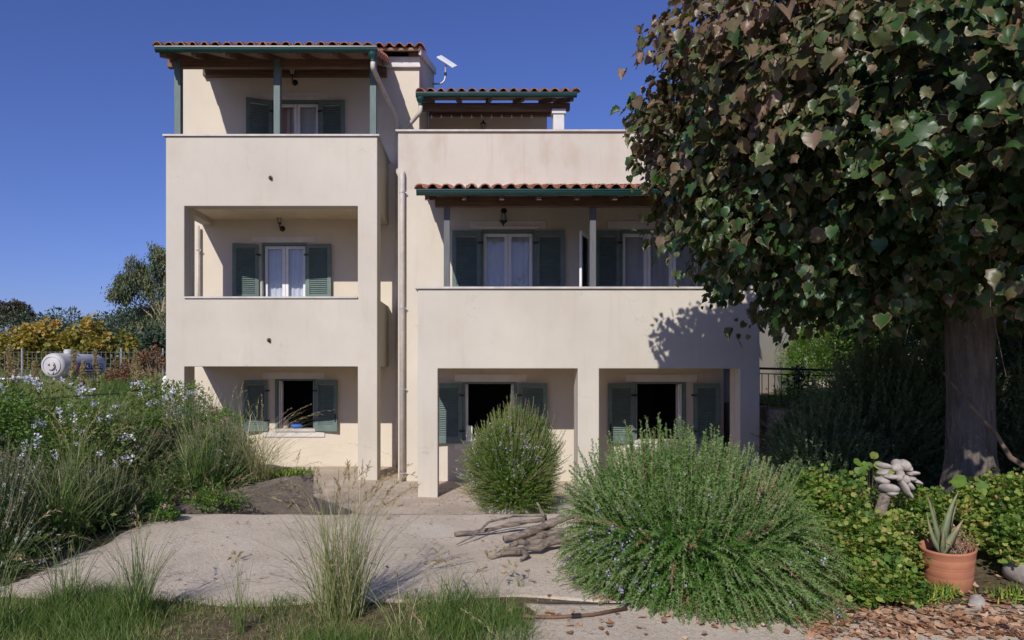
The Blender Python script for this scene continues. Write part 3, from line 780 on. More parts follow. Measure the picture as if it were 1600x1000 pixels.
def french_door(x0, x1, z0, z1, y, parent=house, leaves=2, curtains=((0.0, 1.0, 'curtain', None, 0),), name='door'):
    """green casing, white leaves, panes, cloth behind"""
    yf = y + 0.07
    cs = MB().box(x0, x0 + 0.035, y - 0.025, y + 0.20, z0, z1).box(x1 - 0.035, x1, y - 0.025, y + 0.20, z0, z1).box(x0 + 0.035, x1 - 0.035, y - 0.025, y + 0.20, z1 - 0.045, z1)
    o = cs.build(name, M['shutter'], parent)
    a, b_ = x0 + 0.037, x1 - 0.037; w = (b_ - a) / leaves
    for k in range(leaves):
        l0, l1 = a + k * w + 0.003, a + (k + 1) * w - 0.003
        t = 0.062
        MB().box(l0, l0 + t, yf, yf + 0.05, z0, z1 - 0.05).box(l1 - t, l1, yf, yf + 0.05, z0, z1 - 0.05).box(l0 + t, l1 - t, yf, yf + 0.05, z1 - 0.05 - t, z1 - 0.05).box(l0 + t, l1 - t, yf, yf + 0.05, z0, z0 + 0.09).build('leaf_frame', M['white'], o, bevel=0.004)
        MB().box(l0 + t, l1 - t, yf + 0.022, yf + 0.027, z0 + 0.09, z1 - 0.05 - t).build('pane', M['glass'], o)
    for (u0, u1, mk, part, sl) in curtains:
        wavy(a + (b_ - a) * u0, a + (b_ - a) * u1, z0 + 0.02, z1 - 0.07, yf + 0.115, 0.018, max(2, int((u1 - u0) * 9)), part=part, slant=sl, phase=u0 * 5).build('curtain', M[mk], o, smooth=True)
    return o

# tower, top floor
french_door(-4.185, -3.20, 5.35, 7.63, YW, curtains=((0, 0.50, 'pink_curtain', 'right', 0.25), (0.2, 0.55, 'curtain', None, 0), (0.5, 1, 'curtain', None, 0)))
lintel(-4.385, -3.03, 7.64, 7.80, YW, inner=(-4.08, -3.20))
shutter(-4.195, -1, 0.52, 5.36, 7.61, YW, 24)
shutter(-3.19, 1, 0.52, 5.36, 7.61, YW, 5)
# tower, first floor
french_door(-4.41, -3.465, 2.40, 4.66, YW, curtains=((0, 0.5, 'curtain', None, 0), (0.48, 1, 'curtain', None, 0)))
lintel(-4.625, -3.29, 4.67, 4.80, YW)
shutter(-4.47, -1, 0.52, 2.42, 4.63, YW, 18)
shutter(-3.475, 1, 0.53, 2.42, 4.63, YW, 6)
# first floor behind the right balcony
french_door(0.14, 1.12, 2.45, 4.58, YM, curtains=((0, 0.495, 'curtain', 'right', 0.14), (0.505, 1, 'curtain', 'left', 0.14)))
lintel(-0.06, 1.32, 4.60, 4.75, YM, inner=(0.07, 1.21))
shutter(0.13, -1, 0.52, 2.47, 4.56, YM, 4)
shutter(1.13, 1, 0.52, 2.47, 4.56, YM, 5)
french_door(2.68, 4.15, 2.45, 4.58, YM, leaves=3, curtains=((0, 0.5, 'curtain', None, 0), (0.5, 1, 'curtain', None, 0)))
lintel(2.45, 4.35, 4.60, 4.75, YM)
shutter(2.66, -1, 0.46, 2.47, 4.56, YM, 4)
# a glazed leaf left swung out beside that post
mx = Matrix.Translation((2.10, YM - 0.06, 0)) @ Matrix.Rotation(math.radians(-113), 4, 'Z')
lf = MB(); t = 0.055
for a in ((0, t, -0.02, 0.02, 2.47, 4.45), (0.62 - t, 0.62, -0.02, 0.02, 2.47, 4.45), (t, 0.62 - t, -0.02, 0.02, 4.45 - t, 4.45), (t, 0.62 - t, -0.02, 0.02, 2.47, 2.56)): lf.box(*a, mx=mx)
leaf_ = lf.build('open_door_leaf', M['white'], house)
MB().box(t, 0.62 - t, -0.003, 0.003, 2.56, 4.45 - t, mx=mx).build('pane', M['glass'], leaf_)

def low_window(x0, x1, z0, z1, y, lx0, lx1, sh):
    cs = MB().box(x0, x0 + 0.05, y - 0.02, y + 0.12, z0 + 0.03, z1).box(x1 - 0.05, x1, y - 0.02, y + 0.12, z0 + 0.03, z1).box(x0 + 0.05, x1 - 0.05, y - 0.02, y + 0.12, z1 - 0.035, z1)
    o = cs.build('window', M['shutter'], house)
    MB().box(x0 + 0.05, x0 + 0.075, y + 0.09, y + 0.16, z0 + 0.03, z1 - 0.035).build('frame', M['white'], o)
    MB().box(x1 - 0.075, x1 - 0.05, y + 0.09, y + 0.16, z0 + 0.03, z1 - 0.035).build('frame', M['white'], o)
    MB().box(x0 + 0.0, x1 - 0.0, y - 0.06, y + 0.248, z0 - 0.03, z0 + 0.028).build('sill', M['marble'], o)
    MB().box(lx0, lx1, y - 0.03, y - 0.002, z0 - 0.14, z0 - 0.032).build('sill_band', M['trim'], o)
    # leaves of the window folded into the room
    for xx, s in ((x0 + 0.08, 1), (x1 - 0.08, -1)):
        mx2 = Matrix.Translation((xx, y + 0.17, 0)) @ Matrix.Rotation(math.radians(100 if s > 0 else 80), 4, 'Z')
        lf2 = MB(); W = (x1 - x0) / 2 - 0.08
        for a in ((0, 0.05, -0.02, 0.02, z0 + 0.05, z1 - 0.05), (W - 0.05, W, -0.02, 0.02, z0 + 0.05, z1 - 0.05), (0.05, W - 0.05, -0.02, 0.02, z1 - 0.10, z1 - 0.05), (0.05, W - 0.05, -0.02, 0.02, z0 + 0.05, z0 + 0.10)): lf2.box(*a, mx=mx2)
        l2 = lf2.build('open_leaf', M['white'], o)
        MB().box(0.05, W - 0.05, -0.002, 0.002, z0 + 0.10, z1 - 0.10, mx=mx2).build('pane', M['glass'], l2)
    lintel(lx0, lx1, z1 + 0.005, z1 + 0.14, y)
    for (hx, side, w, dg) in sh: shutter(hx, side, w, z0 - 0.02, z1 - 0.02, y, dg, rails=())
    return o
low_window(-4.13, -3.28, 0.77, 1.83, YW, -4.40, -3.10, [(-4.28, -1, 0.48, 12), (-3.29, 1, 0.48, 8)])
low_window(-0.20, 0.79, 0.72, 1.81, YM, -0.35, 0.97, [(-0.21, -1, 0.50, 6), (0.82, 1, 0.52, 6)])
low_window(2.92, 3.87, 0.72, 1.81, YM, 2.77, 4.08, [(2.92, -1, 0.49, 6), (4.0, 1, 0.46, 10)])
# ------------------------------------------------------------------ things on the house
def lantern(x, y, z, label, s=1.0, up=True):
    t = thing('wall_lantern', label, 'wall lamp', (x, y, z), 'black iron wall lanterns')
    sg = 1 if up else -1
    def P(dx, dy, dz): return (x + dx * s, y + dy * s, z + dz * s * sg)
    mxd = Matrix.Rotation(math.radians(90), 4, 'X')
    MB().lathe([(0, 0.03), (0.03 * s, 0.028), (0.05 * s, 0.012), (0.055 * s, 0.0)], 14, (x, y - 0.001, z), mx=mxd).build('back_plate', M['iron'], t, smooth=True)
    arm = [P(0, -0.02, 0), P(0, -0.09, -0.035), P(-0.01, -0.15, 0.0), P(-0.012, -0.16, 0.055)]
    MB().tube(arm, 0.011 * s, 6).build('arm', M['iron'], t, smooth=True)
    c = Vector(P(-0.012, -0.16, 0.06))
    def L(prof, name, mt, n=6):
        mb = MB().lathe([(r * s, h * s * sg) for r, h in prof], n, c)
        if not up: mb.f = [f[::-1] for f in mb.f]
        return mb.build(name, mt, t)
    L([(0, 0), (0.032, 0.0), (0.036, 0.02), (0, 0.02)], 'base_cup', M['iron'])
    L([(0.030, 0.02), (0.055, 0.15)], 'glass', M['lamp_glass'])
    L([(0.068, 0.15), (0.07, 0.162), (0.03, 0.20), (0.012, 0.215), (0.014, 0.235), (0, 0.25)], 'cap', M['iron'])
    ribs = MB()
    for k in range(6):
        a = k * math.pi / 3
        ribs.tube([c + Vector((0.031 * s * math.cos(a), 0.031 * s * math.sin(a), 0.02 * s * sg)), c + Vector((0.057 * s * math.cos(a), 0.057 * s * math.sin(a), 0.15 * s * sg))], 0.005 * s, 4)
    ribs.build('cage', M['iron'], t)
    return t
lantern(-3.72, YW, 8.0, 'black iron wall lantern above the top floor door', 1.15)
lantern(-3.98, YW, 4.96, 'black iron wall lantern above the first floor door in the recessed balcony', 1.1)
lantern(0.55, YM, 4.93, 'black iron wall lantern under the canopy of the right hand balcony', 1.0, up=False)
lantern(0.25, 18.0, 7.72, 'black iron wall lantern on the back wall of the roof terrace', 1.15)

def spout(x, z, label):
    t = thing('overflow_spout', label, 'spout', (x, YT, z), 'little spouts on the balcony fronts')
    MB().tube([(x, YT + 0.01, z), (x, YT - 0.03, z), (x + 0.015, YT - 0.05, z - 0.03)], [0.03, 0.024, 0.02], 8).build('pipe_stub', M['iron'], t, smooth=True)
    MB().tube([(x, YT - 0.002, z), (x, YT - 0.014, z)], 0.042, 10).build('collar', M['drift'], t)
spout(-3.73, 5.56, 'little dark overflow spout on the front of the top balcony')
spout(-3.76, 2.58, 'little dark overflow spout on the front of the first floor balcony')

# dish antenna
t = thing('dish_antenna', 'flat white internet dish on a bent metal arm beside the tower roof', 'antenna', (-1.13, 20.2, 9.7))
MB().tube([(-1.135, 20.2, 9.86)] + arc((-0.97, 20.2, 9.86), (-0.80, 20.2, 9.86), (-0.78, 20.2, 10.05)) + [(-0.77, 20.2, 10.36)], 0.024, 8).build('mast', M['metal'], t, smooth=True)
MB().tube([(-0.778, 20.2, 10.08), (-0.775, 20.2, 10.17)], 0.036, 8).build('clamp', M['iron'], t)
mx = Matrix.Translation((-0.73, 20.2, 10.47)) @ Matrix.Rotation(math.radians(33), 4, 'Y') @ Matrix.Rotation(math.radians(34), 4, 'X')
MB().box(-0.27, 0.27, -0.17, 0.17, -0.02, 0.02, mx=mx).build('panel', M['sign_white'], t, bevel=0.012, seg=2)
MB().box(-0.09, 0.09, -0.07, 0.07, -0.06, -0.021, mx=mx).build('mount', M['sign_white'], t, bevel=0.008)
# clothes rack on the terrace, its wings showing over the parapet
t = thing('clothes_rack', 'white clothes rack with turquoise corners behind the roof terrace parapet', 'clothes rack', (-0.9, 14.1, 5.5))
rk = MB()
for y in (13.95, 14.3):
    rk.tube([(-1.19, y, 6.56), (-0.90, y, 6.28), (-0.72, y, 6.58), (-0.66, y, 6.30)], 0.012, 6)
    rk.tube([(-0.90, y, 6.28), (-0.78, y, 5.5)], 0.012, 6); rk.tube([(-0.90, y, 6.28), (-1.06, y, 5.5)], 0.012, 6)
for (x, z) in ((-1.19, 6.56), (-1.09, 6.463), (-0.99, 6.367), (-0.90, 6.28), (-0.81, 6.43)):
    rk.tube([(x, 13.95, z), (x, 14.3, z)], 0.005, 5)
rk.build('frame', M['white'], t)
for y in (13.95, 14.3):
    MB().tube([(-1.195, y, 6.565), (-1.13, y, 6.502)], 0.02, 6).build('corner', M['turquoise'], t)
    MB().tube([(-0.77, y, 6.50), (-0.72, y, 6.585), (-0.70, y, 6.50)], 0.02, 6).build('corner', M['turquoise'], t)
# string of bulbs under the terrace beam
t = thing('string_lights', 'string of small clear bulbs hanging below the roof terrace beam', 'lights', (0.4, 15.3, 7.3))
MB().tube([(-1.0 + i * 0.115, 15.3, 7.335 - 0.012 * math.sin(i * 1.9) ** 2) for i in range(23)], 0.004, 4).build('wire', M['iron'], t)
for i in range(11):
    MB().lathe([(0, 0.05), (0.011, 0.05), (0.011, 0.025), (0.021, 0.008), (0.022, -0.006), (0.013, -0.022), (0, -0.025)], 10, (-0.88 + i * 0.209, 15.3, 7.285)).build('bulb', M['lamp_glass'], t, smooth=True)

# things lying on the open window's sill
t = thing('blue_bag', 'crumpled blue cloth bag lying on the sill of the open ground floor window', 'bag', (-3.72, YW + 0.06, 0.80))
mb = MB(); prof = []
for j in range(7):
    v = j / 6
    for i in range(16):
        a = 6.283 * i / 16; r = math.sin(math.pi * min(0.98, v * 0.8 + 0.12)) * (1 + 0.22 * math.sin(3 * a + v * 5) + 0.12 * math.sin(7 * a))
        prof.append((-3.70 + 0.115 * r * math.cos(a), YW + 0.07 + 0.07 * r * math.sin(a), 0.80 + 0.105 * v * (1 + 0.25 * math.sin(2 * a + 1))))
mb.add(prof, [(j*16+i, j*16+(i+1)%16, (j+1)*16+(i+1)%16, (j+1)*16+i) for j in range(6) for i in range(16)] + [tuple(6*16+i for i in range(16))])
mb.build('body', M['blue_cloth'], t, smooth=True)
MB().tube(arc((-3.76, YW + 0.05, 0.89), (-3.70, YW + 0.0, 1.0), (-3.65, YW + 0.07, 0.89), 8), 0.008, 5).build('strap', M['blue_cloth'], t, smooth=True)
def jar(x, y, r, h, mt, label):
    t = thing('jar', label, 'jar', (x, y, 0.80))
    MB().lathe([(0, 0), (r, 0), (r, h * 0.75), (r * 0.7, h * 0.85), (r * 0.7, h * 0.9), (0, h * 0.9)], 12, (x, y, 0.80)).build('body', M[mt], t, smooth=False)
    MB().lathe([(r * 0.78, h * 0.9), (r * 0.78, h), (0, h)], 12, (x, y, 0.8005)).build('lid', M['iron'], t)
jar(-3.94, YW + 0.13, 0.06, 0.20, 'beige_cloth', 'beige jar with dark lid on the sill left of the blue bag')
jar(-3.84, YW + 0.20, 0.035, 0.14, 'metal', 'slim grey jar on the sill between beige jar and blue bag')
t = thing('white_cloth', 'white cloth hanging over the left end of the window sill behind the round rosemary', 'cloth', (-0.06, YM + 0.1, 0.75))
wavy(-0.135, -0.02, 0.72, 1.02, YM - 0.085, 0.014, 2, 16).build('cloth', M['curtain'], t, smooth=True)

# ------------------------------------------------------------------ vegetation tools
def unit(a):
    return a / np.maximum(np.linalg.norm(a, axis=-1, keepdims=True), 1e-9)

def frames(T, N):
    Y = unit(T); Z = unit(N - (N * Y).sum(-1, keepdims=True) * Y)
    return np.cross(Y, Z), Y, Z

def scatter(tv, tf, P, T, N, S, SX=None):
    """copies of a template leaf (y = tip, z = face) as arrays"""
    X, Y, Z = frames(T, N); tv = np.asarray(tv, float); S = np.asarray(S)[:, None, None]
    sx = S if SX is None else np.asarray(SX)[:, None, None]
    V = P[:, None] + sx * tv[None, :, 0:1] * X[:, None] + S * tv[None, :, 1:2] * Y[:, None] + S * tv[None, :, 2:3] * Z[:, None]
    n, k = len(P), len(tv)
    F = np.asarray(tf)[None] + (np.arange(n) * k)[:, None, None]
    return V.reshape(-1, 3), F.reshape(-1, np.asarray(tf).shape[1])

RHOMB = (np.array([(0, 0, 0), (0.24, 0.45, 0.07), (0, 1, -0.06), (-0.24, 0.45, 0.07)]), np.array([(0, 1, 2), (0, 2, 3)]))
NARROW = (np.array([(0, 0, 0), (0.09, 0.4, 0.03), (0, 1, -0.1), (-0.09, 0.4, 0.03)]), np.array([(0, 1, 2), (0, 2, 3)]))
NEEDLE = (np.array([(-0.075, 0, 0), (0.075, 0, 0), (0, 1, 0)]), np.array([(0, 1, 2)]))
PETAL = (np.array([(0, 0, 0), (0.45, 0.5, 0.1), (0, 1, 0), (-0.45, 0.5, 0.1)]), np.array([(0, 1, 2), (0, 2, 3)]))
def lobed(n, deep, off=0.3):
    v = [(0, off, 0.0)]
    for k in range(2 * n):
        a = -math.pi / 2 + math.pi * 2 * (k + 0.5) / (2 * n)
        r = 0.62 if k % 2 == 0 else 0.62 * (1 - deep)
        v.append((r * math.cos(a), off + r * math.sin(a) * 0.95, 0.10 * (1 if k % 2 == 0 else -0.3)))
    return np.array(v), np.array([(0, 1 + k, 1 + (k + 1) % (2 * n)) for k in range(2 * n)])
GERAN = lobed(6, 0.24)
# heart shaped linden leaf: midrib, two halves and a toothed rim
def linden_leaf(cup=0.10, curl=0.15):
    rimp = [(0.0, 0.06), (0.22, -0.05), (0.43, 0.06), (0.56, 0.24), (0.51, 0.45), (0.50, 0.58), (0.36, 0.68), (0.31, 0.82), (0.13, 0.90), (0.0, 1.12)]
    pts = [(x, y) for x, y in rimp] + [(-x, y) for x, y in rimp[-2:0:-1]]
    v = [(0, 0.30, -0.03), (0, 0.62, -0.035)]
    for x, y in pts:
        v.append((x * (1 - 0.25 * abs(cup)), y, cup * abs(x) * 1.7 - curl * max(0, y - 0.55) ** 2 * 2.2 + (0.045 if (len(v) % 2) else -0.035)))
    n = len(pts); f = []
    for k in range(n):
        a, b_ = 2 + k, 2 + (k + 1) % n
        c = 0 if (pts[k][1] + pts[(k + 1) % n][1]) / 2 < 0.5 else 1
        f.append((c, a, b_))
    # close the seam between both hubs
    f += [(0, 2 + 4, 1), (0, 1, 2 + n - 4)]
    rim = np.array([0.0, 0.0] + [1.0] * n)
    return np.array(v), np.array(f), rim

def sphere_dirs(n, zmin=-1.0):
    z = rng.uniform(zmin, 1, n); a = rng.uniform(0, 2 * np.pi, n); r = np.sqrt(1 - z * z)
    return np.stack([r * np.cos(a), r * np.sin(a), z], 1)

def lump(d, seed, amp=0.16):
    q = np.random.default_rng(seed).uniform(-1, 1, (5, 3)) * 3.2; ph = np.random.default_rng(seed + 1).uniform(0, 6.28, 5)
    return 1 + amp * np.sum(np.sin(d @ q.T + ph), axis=1) / 2.2

def bezier_pts(P0, P1, P2, t):
    t = t[None, :, None]
    return (1 - t) ** 2 * P0[:, None] + 2 * t * (1 - t) * P1[:, None] + t * t * P2[:, None], 2 * (1 - t) * (P1 - P0)[:, None] + 2 * t * (P2 - P1)[:, None]

def strips(P0, P1, P2, w, seg=5, side=None):
    """bent tapering blades"""
    t = np.linspace(0, 1, seg); P, T = bezier_pts(P0, P1, P2, t)
    n = len(P0)
    if side is None:
        a = rng.uniform(0, 6.283, n); side = np.stack([np.cos(a), np.sin(a), np.zeros(n)], 1)
    s = side[:, None] * (np.asarray(w)[:, None, None] * (1 - 0.92 * t[None, :, None] ** 1.6)) / 2
    V = np.stack([P - s, P + s], 2).reshape(n, -1, 3)
    F = []
    for k in range(seg - 1): F.append((2*k, 2*k+1, 2*k+3, 2*k+2))
    Fa = np.array(F)[None] + (np.arange(n) * 2 * seg)[:, None, None]
    return V.reshape(-1, 3), Fa.reshape(-1, 4)

def stems_mesh(name, P0, P1, P2, r, mat_, parent, seg=5):
    """thin three-sided stems, as arrays"""
    t = np.linspace(0, 1, seg); P, T = bezier_pts(P0, P1, P2, t)
    n = len(P0); T = unit(T); ref = np.tile(np.array([0.31, 0.17, 0.93]), (n, seg, 1)); A = unit(np.cross(T, ref)); B = np.cross(T, A)
    rr = np.asarray(r)[:, None, None] * (1 - 0.75 * t[None, :, None])
    ring = [P + rr * (A * math.cos(k * 2.0944) + B * math.sin(k * 2.0944)) for k in range(3)]
    V = np.stack(ring, 2).reshape(n, -1, 3); F = []
    for j in range(seg - 1):
        for k in range(3): F.append((3*j+k, 3*j+(k+1)%3, 3*j+3+(k+1)%3, 3*j+3+k))
    Fa = np.array(F)[None] + (np.arange(n) * 3 * seg)[:, None, None]
    o = npmesh(name, V.reshape(-1, 3), Fa.reshape(-1, 4), mat_, parent, smooth=True)
    return tag(o, None, kind='stuff')

def flower_mesh(name, P, up, size, per, mat_, parent, spread=0.5):
    """tufts of little petals around the given points"""
    n = len(P) * per
    Pp = np.repeat(P, per, 0) + rng.normal(0, 1, (n, 3)) * np.repeat(size, per)[:, None] * spread
    d = unit(rng.normal(0, 1, (n, 3)) + np.repeat(up, per, 0) * 0.9)
    V, F = scatter(*PETAL, Pp, d, unit(rng.normal(0, 1, (n, 3))), np.repeat(size, per) * rng.uniform(0.5, 0.9, n))
    return tag(npmesh(name, V, F, mat_, parent, {'tint': np.repeat(rng.uniform(0, 1, n), 4)}), None, kind='stuff')

def rosemary(label, base, radii, n_stems, needles, mat_key, seed, droop=0.5, length=(0.35, 0.6), needle=0.026, flowers=0, flower_mat='lilac', up_bias=0.4, zmin=-0.1, name='rosemary_bush', cat='shrub', upright=1.0, wood='pale_twig', group=None, flower_size=0.016, tint_shift=0.0, low=0.0, crest=-0.1, nw=1.5, sprig=0.5):
    """mound of needle stems: rising on top, hanging over at the sides"""
    t = thing(name, label, cat, base, group)
    b_ = np.array(base, float); R = np.array(radii, float)
    d = sphere_dirs(n_stems * 2, zmin); keep = rng.uniform(0, 1, len(d)) < (0.55 + 0.45 * np.clip(-d[:, 1] + 0.35, 0, 1)); d = d[keep][:n_stems]; n = len(d)
    L = lump(d, seed, 0.20)
    C = b_ + np.array([0, 0, low])
    tip_r = rng.uniform(0.72, 1.04, n) * L
    S = C + d * R * tip_r[:, None]
    ln = rng.uniform(*length, n)
    steep = np.clip((d[:, 2] - crest) / (1 - crest) * 1.5, 0, 1)
    tip_dir = unit(d * np.array([1, 1, 0.6]) * (1.05 - 0.6 * steep[:, None]) + np.stack([np.zeros(n), np.zeros(n), up_bias + upright * steep - droop * (1 - steep) * rng.uniform(0.3, 1.2, n)], 1) + rng.normal(0, 0.16, (n, 3)))
    root_dir = unit(d + np.array([0, 0, 0.35]))
    P2 = S + tip_dir * ln[:, None] * 0.35
    P1 = P2 - tip_dir * ln[:, None] * 0.5 - np.array([0, 0, 0.0]) + np.stack([np.zeros(n), np.zeros(n), 0.10 * (1 - steep) * ln], 1)
    P0 = P1 - root_dir * ln[:, None] * 0.6
    gz_ = ground_z(P0[:, 0], P0[:, 1]) + 0.02
    for Q in (P0, P1, P2):
        Q[:, 2] = np.maximum(Q[:, 2], np.maximum(ground_z(Q[:, 0], Q[:, 1]), 0.0) + 0.03)
    stems_mesh('stems', P0, P1, P2, rng.uniform(0.0028, 0.0055, n), M[wood], t)
    tt = np.linspace(0.12, 1.0, needles)
    P, T = bezier_pts(P0, P1, P2, tt); T = unit(T)
    P = P.reshape(-1, 3); T = T.reshape(-1, 3); k = len(P)
    rad = unit(np.cross(T, rng.normal(0, 1, (k, 3))))
    fwd = rng.uniform(0.35, 1.0, k)[:, None]
    nd = unit(T * fwd + rad)
    size = needle * rng.uniform(0.7, 1.2, k) * (1.12 - 0.5 * np.tile(tt, n) ** 3)
    V, F = scatter(*NEEDLE, P, nd, unit(rng.normal(0, 1, (k, 3))), size, SX=np.full(k, needle * nw))
    tint = np.repeat(np.where((rng.uniform(0, 1, n) < 0.045)[:, None], 1.0, np.clip(rng.normal(0.35, 0.16, n)[:, None] + 0.42 * (tt[None] - 0.5) + tint_shift, 0, 0.92)).ravel(), 3)
    tag(npmesh('foliage', V, F, LEAF[mat_key], t, {'tint': tint}), None, kind='stuff')
    # a dense heart of short sprigs so that no light falls through
    dh = sphere_dirs(int(n * 2.6), zmin); m_ = len(dh)
    Ph = C + dh * R * (rng.uniform(0.45, 0.86, m_) * lump(dh, seed, 0.20))[:, None]
    Ph[:, 2] = np.maximum(Ph[:, 2], np.maximum(ground_z(Ph[:, 0], Ph[:, 1]), 0) + 0.02)
    Pq = np.repeat(Ph, 14, 0) + rng.normal(0, 0.045, (m_ * 14, 3)); q = len(Pq)
    V, F = scatter(*NARROW, Pq, unit(np.repeat(dh, 14, 0) * 0.6 + np.array([0, 0, 0.5]) + rng.normal(0, 0.5, (q, 3))), rng.normal(0, 1, (q, 3)), needle * rng.uniform(1.2, 2.2, q))
    tag(npmesh('inner_foliage', V, F, LEAF[mat_key], t, {'tint': np.repeat(np.clip(rng.normal(0.22 + tint_shift * 0.5, 0.14, q), 0, 1), 4)}), None, kind='stuff')
    if flowers:
        wt = np.clip(lump(d, seed + 50, 1.0) - 1, 0, None) ** 1.5 + 0.04; pick = rng.choice(n, flowers, p=wt / wt.sum()); tq = rng.uniform(0.35, 0.98, flowers)
        Pf = ((1 - tq) ** 2)[:, None] * P0[pick] + (2 * tq * (1 - tq))[:, None] * P1[pick] + (tq ** 2)[:, None] * P2[pick] + rng.normal(0, 0.008, (flowers, 3))
        flower_mesh('blossom', Pf, d[pick], np.full(flowers, flower_size) * rng.uniform(0.6, 1.3, flowers), 7, LEAF[flower_mat], t)
    return t

def leafy(label, base, center, radii, clumps, per, leaf, mat_key, seed, tmpl=RHOMB, name='leafy_shrub', cat='shrub', tip=(0, 0, -0.15), up=0.5, zmin=-0.35, clump_r=0.22, tint=(0.45, 0.2), stems=14, group=None, wood='twig', flowers=None, stem_r=0.02, fill=0.55, amp=0.18, tint_fn=None, part='foliage'):
    """crown of leaf clumps on a lumpy ellipsoid with woody stems inside"""
    t = thing(name, label, cat, base, group)
    C = np.array(center, float); R = np.array(radii, float)
    d = sphere_dirs(clumps, zmin); L = lump(d, seed, amp)
    rr = np.where(rng.uniform(0, 1, clumps) < fill, rng.uniform(0.82, 1.04, clumps), rng.uniform(0.35, 0.85, clumps))
    cc = C + d * R * (rr * L)[:, None]
    k = clumps * per
    dl = sphere_dirs(k, -0.6)
    cr = clump_r * R.mean() * np.repeat(rng.uniform(0.6, 1.3, clumps), per)
    P = np.repeat(cc, per, 0) + dl * cr[:, None] * (rng.uniform(0.35, 1, k) ** 0.6)[:, None]
    N = unit(dl * 0.8 + np.array([0, 0, up]) + np.repeat(d, per, 0) * 0.4 + rng.normal(0, 0.35, (k, 3)))
    T = unit(dl * 0.7 + np.repeat(d, per, 0) * 0.5 + np.array(tip) + rng.normal(0, 0.45, (k, 3)))
    V, F = scatter(tmpl[0], tmpl[1], P, T, N, leaf * rng.uniform(0.6, 1.25, k))
    tn = np.repeat(rng.normal(tint[0], tint[1] * 0.6, clumps), per) + rng.normal(0, tint[1] * 0.7, k)
    if tint_fn is not None: tn = tn + tint_fn(P)
    tag(npmesh(part, V, F, LEAF[mat_key], t, {'tint': np.repeat(np.clip(tn, 0, 1), len(tmpl[0]))}), None, kind='stuff')
    if stems:
        idx = rng.choice(clumps, min(stems, clumps), replace=False)
        B = np.tile(np.array(base, float), (len(idx), 1)) + rng.normal(0, 0.04, (len(idx), 3)) * R.mean() * np.array([1, 1, 0])
        E = cc[idx]; mid = (B * 0.5 + E * 0.5) + np.array([0, 0, 0.12]) * R[2]
        mb = MB()
        for a, m_, e in zip(B, mid, E):
            mb.tube([a, (a + m_) / 2 + rng.normal(0, 0.015, 3), m_, (m_ + e) / 2, e], [stem_r, stem_r * 0.8, stem_r * 0.6, stem_r * 0.45, stem_r * 0.2], 5, cap=False)
        mb.build('stems', M[wood], t, smooth=True)
    if flowers:
        n, sz, mk, per_f = flowers
        df = sphere_dirs(n, -0.05); df[:, 1] = np.where(rng.uniform(0, 1, n) < 0.7, -np.abs(df[:, 1]), df[:, 1])
        Pf = C + df * R * (lump(df, seed, amp) * rng.uniform(0.97, 1.14, n))[:, None]
        flower_mesh('blossom', Pf, df, np.full(n, sz) * rng.uniform(0.7, 1.3, n), per_f, LEAF[mk], t)
    return t

def grass_clump(label, base, height, spread, n, seed, dry=0.4, width=0.005, lean=(0, 0), name='grass_clump', arch=0.5, root=0.10, group=None, heads=0, mat_key='tall_grass'):
    t = thing(name, label, 'grass', base, group)
    b_ = np.array(base, float)
    a = rng.uniform(0, 6.283, n); r = root * np.sqrt(rng.uniform(0, 1, n))
    P0 = b_ + np.stack([r * np.cos(a), r * np.sin(a), np.full(n, -0.02)], 1)
    h = height * rng.uniform(0.35, 1.0, n) ** 0.8; sp = spread * rng.normal(0.0, 0.5, (n, 2)) + np.array(lean)
    P2 = P0 + np.stack([sp[:, 0], sp[:, 1], h], 1)
    P1 = P0 + np.stack([sp[:, 0] * 0.25, sp[:, 1] * 0.25, h * (0.62 + 0.25 * rng.uniform(0, 1, n))], 1)
    far_ = np.linalg.norm(sp, axis=1); P2[:, 2] -= arch * far_ * rng.uniform(0.2, 1, n)
    P2[:, 2] = np.maximum(P2[:, 2], b_[2] + 0.05)
    V, F = strips(P0, P1, P2, np.full(n, width) * rng.uniform(0.6, 1.3, n), 6)
    tn = np.clip(rng.normal(dry, 0.25, n), 0, 1)[:, None] + np.repeat(np.linspace(-0.1, 0.18, 6), 2)[None]
    tag(npmesh('blades', V, F, LEAF[mat_key], t, {'tint': np.clip(tn, 0, 1).ravel()}), None, kind='stuff')
    if heads:
        i = np.argsort(-h)[:heads]; k = 26; tt = np.linspace(0.72, 1.0, k)
        P, T = bezier_pts(P0[i], P1[i], P2[i], tt); P = P.reshape(-1, 3); T = unit(T.reshape(-1, 3)); m_ = len(P)
        V, F = scatter(*NARROW, P, unit(T + rng.normal(0, 0.35, (m_, 3))), rng.normal(0, 1, (m_, 3)), rng.uniform(0.02, 0.045, m_))
        tag(npmesh('seed_heads', V, F, LEAF['plume'], t, {'tint': np.repeat(rng.uniform(0.2, 1, m_), 4)}), None, kind='stuff')
    return t
# ------------------------------------------------------------------ far left: trees, fence, tank
def gz1(x, y): return float(ground_z(x, y))
